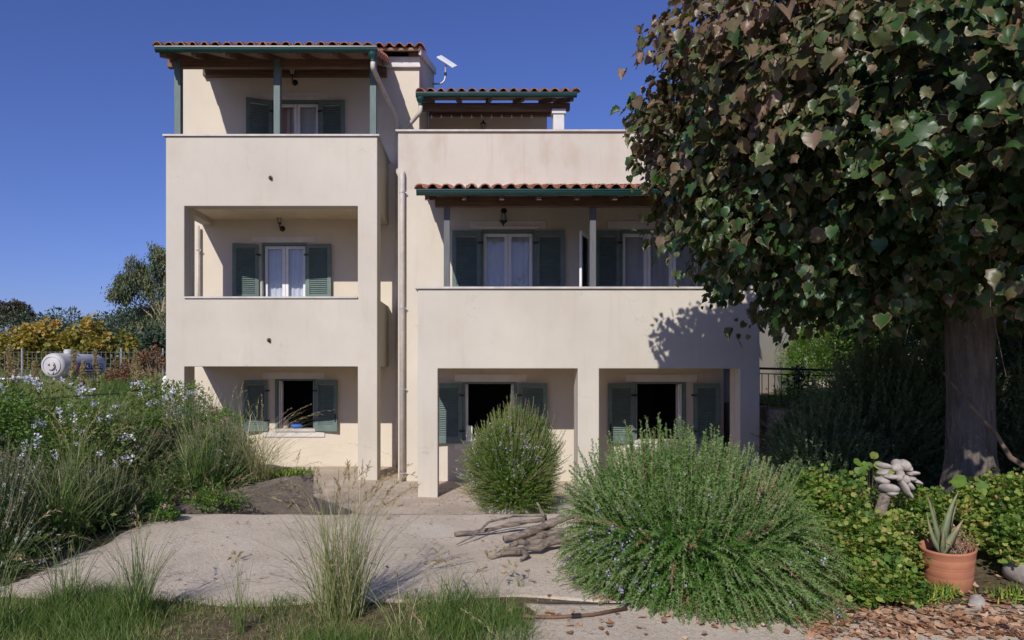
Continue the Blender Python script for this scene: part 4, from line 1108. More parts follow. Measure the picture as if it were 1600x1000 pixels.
# eucalyptus
ex, ey = -18.15, 42.0
t = thing('eucalyptus_tree', 'tall loose grey green eucalyptus rising behind the left corner of the house', 'tree', (ex, ey, gz1(ex, ey)))
g0 = gz1(ex, ey)
trunk = MB()
trunk.tube([(ex + 0.9, ey, g0 - 0.1), (ex + 0.7, ey, g0 + 1.6), (ex + 0.2, ey, 4.2), (ex + 0.6, ey, 6.3), (ex + 0.9, ey, 8.6)], [0.22, 0.18, 0.15, 0.10, 0.03], 8)
trunk.build('trunk', M['pale_twig'], t, smooth=True)
limbs = MB(); ec = []
for (dx, dz, h0, w) in ((-1.5, 6.6, 3.6, 0.75), (-1.15, 8.1, 4.4, 0.8), (0.2, 9.0, 6.0, 0.95), (1.2, 8.4, 5.0, 1.0), (-0.5, 7.2, 4.2, 0.95), (1.4, 6.6, 4.0, 1.1), (-0.9, 5.3, 3.3, 0.7), (0.5, 5.7, 3.4, 0.95), (-0.35, 4.5, 2.8, 0.75), (1.3, 4.6, 3.0, 0.9), (0.5, 7.8, 5.0, 0.9), (-1.75, 7.4, 4.4, 0.45), (0.3, 3.7, 2.6, 0.7)):
    dz = dz - 0.12 * (dz - 3.0); p = np.array([ex + dx, ey + RND.uniform(-0.9, 0.9), dz]); ec.append((p, w))
    limbs.tube([(ex + 0.4, ey, h0), (ex + 0.4 + dx * 0.45, ey, (h0 + dz) / 2 + 0.1), tuple(p)], [0.07, 0.05, 0.015], 5)
limbs.build('limbs', M['pale_twig'], t, smooth=True)
Pe = []
for p, w in ec:
    sub = p + rng.normal(0, 0.40, (22, 3)) * w * np.array([1, 1, 0.85])
    for s in sub: Pe.append(s + rng.normal(0, 0.15, (95, 3)) * np.array([1, 1, 1.3]))
Pe = np.vstack(Pe); k = len(Pe)
V, F = scatter(*NARROW, Pe, unit(np.array([0, 0, -1.0]) + rng.normal(0, 0.5, (k, 3))), rng.normal(0, 1, (k, 3)), rng.uniform(0.14, 0.26, k), SX=rng.uniform(0.25, 0.4, k))
tag(npmesh('crown', V, F, LEAF['euc'], t, {'tint': np.repeat(np.clip(rng.normal(0.45, 0.25, k) + 0.2 * np.sin(Pe[:, 0] * 3 + Pe[:, 2] * 2), 0, 1), 4)}), None, kind='stuff')

# olives beyond the fence
for i, (x, y, w, h, lab) in enumerate([
    (-38.0, 64, 3.4, 4.0, 'round grey green olive tree farthest left under the brown crown'),
    (-32.5, 60, 3.2, 3.8, 'olive tree behind the left end of the yellow tree'),
    (-27.5, 57, 3.0, 3.75, 'olive tree behind the middle of the yellow tree'),
    (-23.2, 52, 2.7, 3.6, 'olive tree behind the right end of the yellow tree'),
    (-19.6, 47, 2.2, 3.2, 'grey green olive tree left of the eucalyptus trunk'),
    (-16.2, 38, 1.9, 2.0, 'dark olive tree in front of the eucalyptus trunk'),
    (-34.0, 76, 3.8, 4.0, 'far olive tree rising between two nearer ones on the left'),
    (-27.0, 72, 3.2, 4.0, 'far olive tree whose top shows above the yellow tree')]):
    b0 = gz1(x, y)
    leafy(lab, (x, y, b0), (x, y, b0 + h * 0.62), (w, w * 0.8, h * 0.55), 130, 46, 0.28, 'olive', 60 + i, tmpl=NARROW if False else RHOMB, name='olive_tree', cat='tree', clump_r=0.26, tint=(0.42, 0.25), stems=7, group='olive trees beyond the fence', stem_r=0.10, zmin=-0.6, part='crown')
x, y = -45.5, 72; b0 = gz1(x, y)
leafy('dark brown rounded tree on the skyline at the far left', (x, y, b0), (x + 0.4, y, 6.9), (1.75, 1.75, 1.35), 170, 46, 0.24, 'brown_tree', 81, name='round_tree', cat='tree', clump_r=0.22, tint=(0.5, 0.25), stems=6, stem_r=0.13, zmin=-0.7, part='crown', amp=0.05)
# the yellow tree: a row of three low spreading crowns grown together
for i, (x, y, w, h, lab) in enumerate([
    (-18.0, 30, 1.7, 1.35, 'low spreading tree in yellow autumn leaf behind the gas tank'),
    (-15.6, 29.5, 1.75, 1.45, 'yellow and green autumn tree right of the gas tank, beside the house'),
    (-20.6, 31, 1.2, 1.1, 'orange tinted autumn tree at the left end of the yellow trees')]):
    b0 = gz1(x, y)
    leafy(lab, (x, y, b0), (x, y, 2.42), (w, 1.1, h * 1.0), 120, 40, 0.12, 'yellow', 90 + i, tmpl=GERAN, name='autumn_tree', cat='tree', clump_r=0.20, tint=(0.45, 0.22), stems=8, stem_r=0.06, zmin=-0.5, part='crown', group='autumn trees behind the fence', tint_fn=lambda P: 0.25 * (P[:, 2] - 3.0), amp=0.22)
# wire fence
fy = 25.5
t = thing('wire_fence', 'grey welded wire fence running behind the gas tank', 'fence', (-15, fy, 1.3))
mb = MB(); x = -19.0
while x < -10.6:
    mb.box(x - 0.005, x + 0.005, fy - 0.005, fy + 0.005, 1.2, 2.62); x += 0.16
tag(mb.build('wires', M['fence_wire'], t), None, kind='stuff')
mb = MB()
for k in range(7): mb.box(-19.0, -10.6, fy - 0.011, fy - 0.0065, 1.35 + k * 0.205, 1.358 + k * 0.205)
tag(mb.build('wires', M['fence_wire'], t), None, kind='stuff')
for x in (-18.2, -15.7, -12.25, -10.8):
    MB().tube([(x, fy + 0.04, 1.0), (x, fy + 0.04, 2.72)], 0.028, 8).build('post', M['metal'], t)
# gas tank
ty0, ty1, tx, tz, tr = 20.6, 22.9, -11.80, 2.12, 0.345
t = thing('gas_tank', 'pale grey cylindrical gas tank lying on a concrete base beyond the flowers', 'gas tank', (tx, 21.7, 1.70))
mxt = Matrix.Translation((tx, ty0, tz)) @ Matrix.Rotation(math.radians(-90), 4, 'X')
L_ = ty1 - ty0
prof = [(0.0, -0.075), (0.15, -0.07), (0.25, -0.05), (0.315, -0.018), (tr, 0.04), (tr, L_ - 0.05), (0.33, L_ + 0.04), (0.27, L_ + 0.11), (0.15, L_ + 0.16), (0, L_ + 0.17)]
MB().lathe(prof, 40, (0, 0, 0), mx=mxt).build('shell', M['tank'], t, smooth=True)
mxc = Matrix.Translation((tx, ty0 - 0.075, tz - 0.01)) @ Matrix.Rotation(math.radians(90), 4, 'X')
MB().lathe([(0, 0.055), (0.10, 0.055), (0.115, 0.05), (0.115, -0.02)], 24, (0, 0, 0), mx=mxc).build('manhole_cover', M['tank'], t)
MB().lathe([(0.235, 0.0), (0.238, 0.02), (0.25, 0.02), (0.252, -0.03)], 36, (0, 0, 0), mx=Matrix.Translation((tx, ty0 - 0.055, tz)) @ Matrix.Rotation(math.radians(90), 4, 'X')).build('end_ring', M['tank'], t)
MB().lathe([(0, 0.01), (0.03, 0.008), (0.034, 0.0)], 7, (tx - 0.03, ty0 - 0.132, tz + 0.01), mx=Matrix.Rotation(math.radians(90), 4, 'X')).build('rust_spot', M['rust'], t)
MB().lathe([(0, 0.12), (0.09, 0.12), (0.12, 0.09), (0.12, 0.0), (0.05, -0.03)], 16, (tx + 0.02, 21.35, tz + tr)).build('valve_cover', M['tank'], t, smooth=False)
for yy in (21.1, 22.4): MB().box(tx - 0.25, tx + 0.25, yy - 0.06, yy + 0.06, 1.70, tz - 0.22).build('saddle', M['metal'], t)
# the nameplate curves round the flank of the shell
def on_shell(a, y, off=0.004): return (tx + (tr + off) * math.cos(a), y, tz + (tr + off) * math.sin(a))
def plate(a0, a1, y0, y1, off, name, mt, parent):
    n = 6; vs = [on_shell(a0 + (a1 - a0) * i / n, yy, off) for yy in (y0, y1) for i in range(n + 1)]
    return MB().add(vs, [(i, i + 1, n + 2 + i, n + 1 + i)[::-1] for i in range(n)]).build(name, mt, parent)
sg = plate(math.radians(-33), math.radians(12), 21.35, 22.72, 0.005, 'nameplate', M['sign_blue'], t)
plate(math.radians(-33), math.radians(12), 21.25, 21.348, 0.005, 'red_band', M['sign_red'], sg)
def text_on_shell(txt, size, y0, y1, a_mid, name):
    cu = bpy.data.curves.new('lettering', 'FONT'); cu.body = txt; cu.size = 1.0
    ob = bpy.data.objects.new('lettering_tmp', cu); COL.objects.link(ob)
    bpy.context.view_layer.update()
    me = bpy.data.meshes.new_from_object(ob.evaluated_get(bpy.context.evaluated_depsgraph_get()))
    bpy.data.objects.remove(ob)
    xs = [v.co.x for v in me.vertices]; ys = [v.co.y for v in me.vertices]
    x0, x1 = min(xs), max(xs); ym = (min(ys) + max(ys)) / 2; yh = max(ys) - min(ys)
    for v in me.vertices:
        yy = y0 + (v.co.x - x0) / (x1 - x0) * (y1 - y0); a = a_mid + (v.co.y - ym) / yh * size / tr
        v.co = on_shell(a, yy, 0.011)
    me.materials.clear(); me.materials.append(M['sign_white'])
    o = bpy.data.objects.new(name, me); link(o, sg)
text_on_shell('MALTEZOS', 0.135, 21.42, 22.66, math.radians(-1.5), 'lettering')
MB().add([on_shell(a, yy, 0.010) for yy in (21.75, 22.66) for a in (math.radians(-27), math.radians(-24), math.radians(-21))], [(0, 1, 4, 3)[::-1], (1, 2, 5, 4)[::-1]]).build('underline', M['sign_white'], sg)
# concrete base
base_ = MB().box(-13.4, -10.7, 19.7, 23.1, 1.0, 1.70)
o = base_.build('tank_base', M['old_concrete'], None, bevel=0.02); tag(o, 'low grey concrete base under the gas tank', 'base')
MB().tube([(-13.25, 19.55, 1.45), (-12.9, 19.5, 1.72), (-11.7, 19.5, 1.80)], 0.055, 8).build('edge_pipe', M['metal'], o, smooth=True)
o = MB().tube([(-11.7, 19.2, 1.66), (-12.35, 18.6, 1.24)], 0.03, 8).build('pipe_stub', M['metal'], None); tag(o, 'short white pipe leaning in front of the tank base', 'pipe')
# vent pipe at the corner of the house
o = MB().tube([(-6.42, 15.3, 0.9), (-6.42, 15.3, 1.72)] + arc((-6.42, 15.3, 1.78), (-6.42, 15.3, 1.86), (-6.30, 15.3, 1.86)) + [(-5.9, 15.3, 1.86)], 0.07, 10).build('vent_pipe', M['sign_white'], None, smooth=True)
tag(o, 'white bent vent pipe by the left corner of the house', 'pipe')
# handrail of thin dark iron crossing the bed
t = thing('iron_handrail', 'thin dark iron rail crossing the flower bed towards the house corner', 'railing', (-6.2, 10.6, 1.0))
MB().tube([(-6.6, 10.6, 1.60), (-5.4, 11.2, 1.69), (-4.95, 11.6, 1.78)], 0.013, 6).build('top_rail', M['iron'], t)
for (x, y, z) in ((-6.4, 10.7, 1.61), (-5.4, 11.2, 1.69), (-5.0, 11.56, 1.77)): MB().tube([(x, y, 0.7), (x, y, z)], 0.011, 6).build('post', M['iron'], t)

# reddish shrubs, tall seed plumes and meadow grass on the bank
leafy('rust red dry shrub in front of the fence right of the gas tank', (-9.35, 19.5, 1.25), (-9.35, 19.5, 1.82), (0.36, 0.36, 0.36), 40, 26, 0.08, 'red', 101, name='red_shrub', clump_r=0.25, group='rust red shrubs', stems=10, stem_r=0.012)
leafy('rust red leaning shrub against the left corner of the house', (-7.7, 18.0, 1.25), (-7.85, 18.0, 2.02), (0.36, 0.36, 0.42), 40, 26, 0.08, 'red', 103, name='red_shrub', clump_r=0.25, group='rust red shrubs', stems=12, stem_r=0.014, wood='pale_twig')
def plume(label, x, y, h, seed):
    b0 = gz1(x, y); t = thing('seed_plume_weed', label, 'weed', (x, y, b0), 'tall beige seed plumes')
    top = np.array([x + RND.uniform(-0.08, 0.08), y, b0 + h])
    MB().tube([(x, y, b0), (x, y, b0 + h * 0.5), tuple(top)], [0.012, 0.010, 0.004], 5).build('stalk', M['pale_twig'], t)
    k = 900; u = rng.uniform(0, 1, k) ** 0.8
    P = np.array([x, y, b0]) + (top - np.array([x, y, b0])) * (0.55 + 0.45 * u)[:, None] + rng.normal(0, 1, (k, 3)) * (0.030 * (1 - u) + 0.012)[:, None] * np.array([1, 1, 0.8])
    V, F = scatter(*RHOMB, P, unit(rng.normal(0, 0.6, (k, 3)) + np.array([0, 0, 1.0])), rng.normal(0, 1, (k, 3)), rng.uniform(0.02, 0.045, k))
    tag(npmesh('plume', V, F, LEAF['plume'], t, {'tint': np.repeat(rng.uniform(0, 1, k), 4)}), None, kind='stuff')
    k = 90; u = rng.uniform(0.05, 0.6, k); a = rng.uniform(0, 6.28, k)
    P = np.array([x, y, b0]) + (top - np.array([x, y, b0])) * u[:, None]
    V, F = scatter(*NARROW, P, np.stack([np.cos(a), np.sin(a), np.full(k, 0.7)], 1), rng.normal(0, 1, (k, 3)), rng.uniform(0.08, 0.16, k))
    tag(npmesh('leaves', V, F, LEAF['plumbago'], t, {'tint': np.repeat(rng.uniform(0.2, 0.9, k), 4)}), None, kind='stuff')
for i, (px, d, top, lab) in enumerate([(110, 15.5, 548, 'tall beige seed plume standing before the near end of the gas tank'), (125, 14.5, 566, 'short beige seed plume before the middle of the gas tank'),
        (153, 16, 547, 'tall beige seed plume before the far end of the gas tank'), (208, 16.5, 548, 'tall beige seed plume midway between gas tank and house'), (216, 16.0, 560, 'shorter seed plume right beside the tall one near the house'),
        (12, 12.5, 540, 'tall beige seed plume at the far left edge'), (24, 13.0, 566, 'shorter seed plume at the left edge beside the tall one'), (58, 14.5, 590, 'low beige seed plume in front of the tank base'), (56, 15.5, 566, 'beige seed plume standing left of the gas tank')]):
    x = (px - 740) * d / 1148; plume(lab, x, d, 2.1 + (572 - top) * d / 1148 - gz1(x, d), i)
def meadow(name, label, x0, x1, y0, y1, n, h, dry, width=0.008):
    x = rng.uniform(x0, x1, n); y = rng.uniform(y0, y1, n); z = ground_z(x, y)
    P0 = np.stack([x, y, z - 0.01], 1); hh = h * rng.uniform(0.4, 1.0, n); l = rng.normal(0, 0.25, (n, 2)) * hh[:, None]
    P2 = P0 + np.stack([l[:, 0], l[:, 1], hh], 1); P1 = P0 + np.stack([l[:, 0] * 0.2, l[:, 1] * 0.2, hh * 0.6], 1)
    V, F = strips(P0, P1, P2, np.full(n, width) * rng.uniform(0.6, 1.2, n), 4)
    patch = 0.22 * np.sin(x * 2.3 + y) + 0.18 * np.sin(y * 3.7 - x * 1.3)
    o = npmesh(name, V, F, LEAF['grass'], None, {'tint': np.repeat(np.clip(rng.normal(dry, 0.22, n) + patch, 0, 1), 8)})
    return tag(o, label, 'grass', kind='stuff')
meadow('meadow_grass', 'uneven green and straw coloured grass on the bank by the tank', -13.0, -6.1, 11.5, 20.0, 20000, 0.62, 0.45, 0.012)
meadow('far_grass', 'dry grass beyond the fence', -24.0, -8.5, 20.5, 34.0, 9000, 0.8, 0.5, 0.03)

# ------------------------------------------------------------------ left bed
rosemary('sprawling rosemary thick with tiny pale flowers at the bottom left', (-3.95, 5.85, 0.50), (0.62, 0.75, 0.78), 420, 46, 'rosemary_dull', 201, droop=0.5, flowers=650, flower_mat='pale_blue', length=(0.3, 0.5), needle=0.024, flower_size=0.011, tint_shift=-0.05)
rosemary('pale flowered rosemary behind the one at the bottom left', (-4.55, 6.9, 0.62), (0.75, 0.75, 0.75), 380, 42, 'rosemary_dull', 203, droop=0.4, flowers=420, flower_mat='pale_blue', length=(0.3, 0.5), needle=0.024, flower_size=0.011)
rosemary('dark rosemary at the foot of the bed beside the driveway edge', (-3.75, 7.35, 0.52), (0.50, 0.6, 0.62), 300, 42, 'rosemary_dull', 207, droop=0.3, length=(0.3, 0.5), flowers=60, flower_mat='lilac')
rosemary('upright green rosemary behind the low planter wall', (-3.28, 9.35, 0.62), (0.62, 0.6, 0.78), 420, 46, 'rosemary', 209, droop=0.25, length=(0.35, 0.6), flowers=60, flower_mat='lilac', tint_shift=-0.08)
rosemary('upright green rosemary at the left foot of the tower', (-4.05, 10.6, 0.66), (0.72, 0.65, 0.95), 420, 44, 'rosemary', 211, droop=0.2, length=(0.4, 0.65), flowers=90, flower_mat='lilac', tint_shift=-0.08)
rosemary('dusky rosemary with lilac flowers left of the tower rosemary', (-4.75, 9.6, 0.72), (0.62, 0.6, 0.78), 330, 40, 'rosemary_dull', 213, droop=0.2, length=(0.35, 0.6), flowers=120, flower_mat='lilac')
leafy('plumbago bush with pale blue flower heads in front of the iron rail', (-5.35, 8.9, 0.8), (-5.35, 8.9, 1.25), (0.85, 0.7, 0.62), 170, 34, 0.055, 'plumbago', 221, name='plumbago_bush', clump_r=0.24, flowers=(60, 0.038, 'pale_blue', 22), stems=18, stem_r=0.008, group='plumbago bushes', amp=0.26)
leafy('plumbago bush with pale blue flower heads near the house corner', (-4.6, 11.2, 0.75), (-4.7, 11.2, 1.32), (0.62, 0.55, 0.55), 120, 32, 0.055, 'plumbago', 223, name='plumbago_bush', clump_r=0.24, flowers=(34, 0.040, 'pale_blue', 22), stems=14, stem_r=0.008, group='plumbago bushes', amp=0.26)
leafy('plumbago bush with pale flowers below the gas tank', (-6.3, 9.6, 0.9), (-6.3, 9.6, 1.32), (0.8, 0.7, 0.55), 150, 34, 0.055, 'plumbago', 225, name='plumbago_bush', clump_r=0.24, flowers=(44, 0.040, 'pale_blue', 22), stems=14, stem_r=0.008, group='plumbago bushes', amp=0.26)
leafy('low plumbago bush in the middle of the bed above the rosemary', (-4.35, 8.1, 0.62), (-4.35, 8.1, 1.02), (0.62, 0.55, 0.5), 120, 34, 0.05, 'plumbago', 227, name='plumbago_bush', clump_r=0.24, flowers=(30, 0.034, 'pale_blue', 20), stems=14, stem_r=0.008, group='plumbago bushes', amp=0.26)
leafy('bright green leafy shrub with tiny pink flowers at the left edge', (-5.75, 7.9, 0.8), (-5.75, 7.9, 1.35), (0.85, 0.7, 0.66), 190, 40, 0.05, 'shrub', 229, name='leafy_shrub', clump_r=0.22, flowers=(24, 0.014, 'pink', 8), stems=16, stem_r=0.01, amp=0.2)
def lantana(label, x, y, z, w, h, seed, nf, leaf=0.04):
    return leafy(label, (x, y, z), (x, y, z + h * 0.5), (w, w * 0.8, h * 0.55), 40, 20, leaf, 'shrub', seed, name='pink_lantana', cat='flower', clump_r=0.3, flowers=(nf, 0.022, 'pink', 14), stems=8, stem_r=0.004, zmin=-0.4, amp=0.3)
lantana('small pink flowered plant at the driveway edge below the rosemary', -3.42, 7.75, 0.50, 0.20, 0.20, 241, 4)
lantana('pink flowered sprig trailing onto the driveway', -3.18, 7.55, 0.50, 0.14, 0.12, 243, 3)
leafy('low green creeper spilling over the sloping planter wall', (-3.0, 8.5, 0.53), (-2.98, 8.42, 0.53), (0.30, 0.24, 0.15), 60, 22, 0.04, 'shrub', 251, name='creeping_plant', cat='plant', clump_r=0.3, stems=8, stem_r=0.004, zmin=-0.5, amp=0.3)
lantana('pink flowered plant growing between rosemary and the tower wall', -3.55, 10.3, 1.15, 0.28, 0.36, 245, 6)
lantana('pink flowered plant on the tower rosemary farther left', -4.3, 10.0, 1.12, 0.26, 0.34, 247, 6)
# tall grasses in that bed
for (x, y, h, s, n, dry, w, lab, hd) in [
    (-2.78, 9.35, 1.15, 1.6, 420, 0.74, 0.006, 'fountain of straw coloured grass arching over the low planter wall', 26),
    (-3.35, 8.9, 0.95, 0.8, 150, 0.30, 0.007, 'green grass clump among the rosemary behind the planter wall', 6),
    (-3.75, 6.65, 1.15, 0.7, 170, 0.25, 0.007, 'tall green grass rising from the middle of the left bed', 5),
    (-4.1, 7.6, 1.25, 0.8, 170, 0.30, 0.007, 'tall grass beside the low plumbago in the left bed', 6),
    (-4.6, 6.2, 1.15, 0.8, 140, 0.28, 0.007, 'tall grass between the two pale flowered rosemaries', 4),
    (-4.9, 9.9, 1.2, 0.8, 170, 0.32, 0.007, 'tall grass between plumbago and dusky rosemary', 6),
    (-5.6, 8.4, 1.1, 0.9, 150, 0.32, 0.007, 'tall grass beside the pink flowered leafy shrub', 5),
    (-3.6, 10.9, 1.3, 0.5, 90, 0.35, 0.006, 'thin tall grass in front of the open ground floor window', 6),
    (-6.1, 11.6, 1.0, 1.0, 220, 0.28, 0.008, 'broad green grass clump under the iron rail', 4),
    (-2.55, 9.9, 1.0, 0.9, 90, 0.55, 0.005, 'thin dry grass at the end of the planter wall', 10),
    (-2.95, 8.75, 0.72, 1.0, 260, 0.72, 0.005, 'low dry grass leaning over the middle of the planter wall', 24),
    (-3.08, 8.42, 0.6, 0.9, 220, 0.62, 0.005, 'straw grass hanging over the lower end of the planter wall', 16),
    (-2.48, 9.2, 0.6, 0.9, 200, 0.68, 0.005, 'straw grass hanging over the upper end of the planter wall', 16),
    (-3.55, 8.15, 0.7, 0.6, 130, 0.3, 0.006, 'green grass at the lower end of the planter wall', 4)]:
    grass_clump(lab, (x, y, gz1(x, y)), h, s, n, 0, dry=dry, width=w, heads=hd, group='tall grasses in the left bed', root=0.16)
# low rough undergrowth so that no bare soil shows between the shrubs
n = 15000; x = rng.uniform(-7.5, -3.35, n); y = rng.uniform(4.9, 12.8, n); ok = x < np.interp(y, [4.9, 8, 9.5, 13], [-3.42, -3.42, -2.5, -4.1]); x, y = x[ok], y[ok]; n = len(x)
P = np.stack([x, y, ground_z(x, y) + rng.uniform(0.0, 0.32, n)], 1)
V, F = scatter(*RHOMB, P, unit(rng.normal(0, 0.6, (n, 3)) + np.array([0, 0, 0.5])), unit(rng.normal(0, 0.6, (n, 3)) + np.array([0, 0, 0.7])), rng.uniform(0.04, 0.09, n))
tag(npmesh('undergrowth', V, F, LEAF['plumbago'], None, {'tint': np.repeat(np.clip(rng.normal(0.35, 0.25, n), 0, 1), 4)}), 'low tangled undergrowth covering the left bed', 'undergrowth', kind='stuff')
# planter wall
pw = MB()
a0, a1 = Vector((-3.32, 8.07, 0)), Vector((-2.06, 9.45, 0)); dn = (a1 - a0).normalized(); nn_ = Vector((-dn.y, dn.x, 0)) * 0.22
def pz(u): return 0.49 + 0.245 * u
vs = [(a0.x, a0.y, -0.1), (a1.x, a1.y, -0.1), (a1.x, a1.y, pz(1)), (a0.x, a0.y, pz(0))]
vs += [(p[0] + nn_.x, p[1] + nn_.y, p[2]) for p in vs]
pw.add(vs, [(0,1,2,3), (7,6,5,4), (0,4,5,1), (1,5,6,2), (2,6,7,3), (3,7,4,0)])
b2 = Vector((-3.05, 11.2, 0)); e0 = a1 + nn_ * 0.0
pw.add([(a1.x, a1.y + 0.003, -0.1), (b2.x, b2.y, -0.1), (b2.x, b2.y, 0.60), (a1.x, a1.y + 0.003, 0.733), (a1.x - 0.2, a1.y + 0.003, -0.1), (b2.x - 0.2, b2.y, -0.1), (b2.x - 0.2, b2.y, 0.60), (a1.x - 0.2, a1.y + 0.003, 0.733)], [(0,1,2,3), (7,6,5,4), (0,4,5,1), (1,5,6,2), (2,6,7,3), (3,7,4,0)])
o = pw.build('planter_wall', M['old_concrete'], None)
from mathutils import noise as mnoise
bmw = bmesh.new(); bmw.from_mesh(o.data); bmesh.ops.subdivide_edges(bmw, edges=bmw.edges[:], cuts=14, use_grid_fill=True); bmw.normal_update()
for v in bmw.verts:
    v.co += v.normal * (0.007 * mnoise.noise(v.co * 5.0) + 0.004 * mnoise.noise(v.co * 17.0)) + Vector((0, 0, 0.012 * mnoise.noise(Vector((v.co.x * 3, v.co.y * 3, 0))) if v.co.z > 0.4 else 0))
bmw.to_mesh(o.data); bmw.free()
tag(o, 'low sloping grey concrete wall holding the left bed at the driveway end', 'wall')
def succulent(label, x, y, z, w, n, seed, name='ice_plant'):
    t = thing(name, label, 'succulent', (x, y, z), 'fleshy ice plants')
    P = np.array([x, y, z]) + rng.normal(0, 1, (n, 3)) * np.array([w, w * 0.6, 0.02]); P[:, 2] = z + rng.uniform(0, 0.05, n)
    fat = (np.array([(-0.1, 0, 0), (0.1, 0, 0), (0, 0, 0.14), (0, 1, 0.05)]), np.array([(0, 1, 3), (1, 2, 3), (2, 0, 3)]))
    V, F = scatter(*fat, P, unit(rng.normal(0, 0.5, (n, 3)) + np.array([0, 0, 0.9])), rng.normal(0, 1, (n, 3)), rng.uniform(0.05, 0.10, n))
    tag(npmesh('leaves', V, F, LEAF['succulent'], t, {'tint': np.repeat(rng.uniform(0, 1, n), 4)}), None, kind='stuff')
succulent('yellow green ice plant spilling over the top end of the planter wall', -2.30, 9.42, 0.70, 0.13, 260, 1)
succulent('darker ice plant behind the planter wall beside the yellow green one', -2.62, 9.5, 0.66, 0.12, 200, 2)
succulent('ice plant at the lower end of the planter wall', -2.98, 8.42, 0.52, 0.07, 120, 3)

# ------------------------------------------------------------------ foreground grass strip
n = 60000; x = rng.uniform(-4.4, 0.35, n); y = rng.uniform(3.6, 5.12, n)
pat = np.sin(x * 2.1 + 1) + np.sin(x * 5.3 + y * 3) * 0.7 + np.sin(y * 6 - x * 2) * 0.5
ok = (rng.uniform(-1.8, 2.0, n) < pat + 0.35 - 2.6 * sstep(-0.45, 0.3, x)) & (y < 5.02 + 0.07 * np.sin(x * 1.9 + 1) + 0.05 * np.sin(x * 9) - 0.0 * x); x, y, pat = x[ok], y[ok], pat[ok]; n = len(x)
P0 = np.stack([x, y, ground_z(x, y) - 0.005], 1); hh = (0.06 + 0.04 * np.clip(pat, -1, 1.5)) * rng.uniform(0.5, 1.5, n) + 0.02
l = rng.normal(0, 0.45, (n, 2)) * hh[:, None]
P2 = P0 + np.stack([l[:, 0], l[:, 1], hh], 1); P1 = P0 + np.stack([l[:, 0] * 0.2, l[:, 1] * 0.2, hh * 0.65], 1)
V, F = strips(P0, P1, P2, rng.uniform(0.0025, 0.0055, n), 4)
tag(npmesh('lawn_strip', V, F, LEAF['grass'], None, {'tint': np.repeat(np.clip(rng.normal(0.36, 0.24, n) + 0.16 * (pat < 0.2), 0, 1), 8)}), 'rough green grass strip along the near edge of the driveway', 'grass', kind='stuff')
for (x, y, h, s, nb, dry, w, lab, hd, rt, ar) in [
    (-0.86, 4.75, 1.02, 0.62, 420, 0.58, 0.0045, 'largest dry grass clump, in the middle of the grass strip', 22, 0.15, 0.5),
    (-2.12, 4.62, 0.78, 0.46, 150, 0.22, 0.0045, 'tall green grass clump left of the large dry one', 3, 0.08, 0.5),
    (-2.62, 4.72, 0.62, 0.42, 130, 0.24, 0.0045, 'green grass clump second from the left on the strip', 2, 0.08, 0.5),
    (-2.85, 4.45, 0.85, 0.55, 45, 0.30, 0.004, 'thin grass tuft at the left end of the strip', 2, 0.07, 0.5),
    (-0.16, 4.72, 0.46, 0.34, 90, 0.32, 0.0045, 'short green grass tuft right of the large dry clump', 2, 0.09, 0.5),
    (-1.42, 4.45, 0.62, 0.20, 36, 0.22, 0.004, 'few upright blades between the two tall clumps', 0, 0.05, 0.3),
    (0.12, 4.95, 0.42, 0.30, 28, 0.45, 0.003, 'wispy weed at the right end of the grass strip', 4, 0.06, 0.4),
    (-0.45, 4.5, 0.75, 0.9, 16, 0.8, 0.004, 'few bent straw stalks drooping beside the large dry clump', 8, 0.08, 0.9)]:
    grass_clump(lab, (x, y, gz1(x, y)), h, s, nb, 0, dry=dry, width=w, heads=hd, group='grass clumps on the strip', root=rt, arch=ar)

# dry thatch and clippings matted into that strip
n = 7000; x = rng.uniform(-4.4, 0.5, n); y = rng.uniform(3.6, 5.12, n) + 0.06 * rng.normal(0, 1, n)
a = rng.uniform(0, 6.283, n); L = rng.uniform(0.03, 0.11, n); P0 = np.stack([x, y, np.where(y > 5.0, 0.503, ground_z(x, y)) + rng.uniform(0.002, 0.03, n)], 1)
dv = np.stack([np.cos(a) * L, np.sin(a) * L, rng.uniform(-0.005, 0.02, n)], 1)
V, F = strips(P0, P0 + dv * 0.5 + np.array([0, 0, 0.006]), P0 + dv, rng.uniform(0.002, 0.0045, n), 3)
tag(npmesh('dry_thatch', V, F, LEAF['grass'], None, {'tint': np.repeat(rng.uniform(0.72, 1.0, n), 6)}), 'straw coloured dead grass matted among the green strip', 'dead grass', kind='stuff')
# blown debris in the courtyard and along the end of the driveway
n = 1500; x = np.concatenate([rng.uniform(-2.4, 1.2, 900), rng.uniform(-3.2, 2.0, 300), rng.normal(-1.5, 0.18, 300)]); y = np.concatenate([12.6 - np.abs(rng.normal(0, 1.3, 900)), rng.uniform(5.3, 7.9, 300), 13.5 + rng.uniform(0, 1.3, 300)])
ok = (y > 8.4) | (y < 8.0); x, y = x[ok], y[ok]; n = len(x)
z = np.where(y < 8.05, 0.513, 0.018); a = rng.uniform(0, 6.283, n)
V, F = scatter(*RHOMB, np.stack([x, y, z], 1), np.stack([np.cos(a), np.sin(a), np.zeros(n)], 1), unit(rng.normal(0, 0.3, (n, 3)) + np.array([0, 0, 1.0])), rng.uniform(0.015, 0.05, n))
tag(npmesh('blown_debris', V, F, LEAF['dry'], None, {'tint': np.repeat(np.clip(rng.normal(0.35, 0.25, n), 0, 1), 4)}), 'small brown leaf scraps blown over courtyard and driveway', 'debris', kind='stuff')
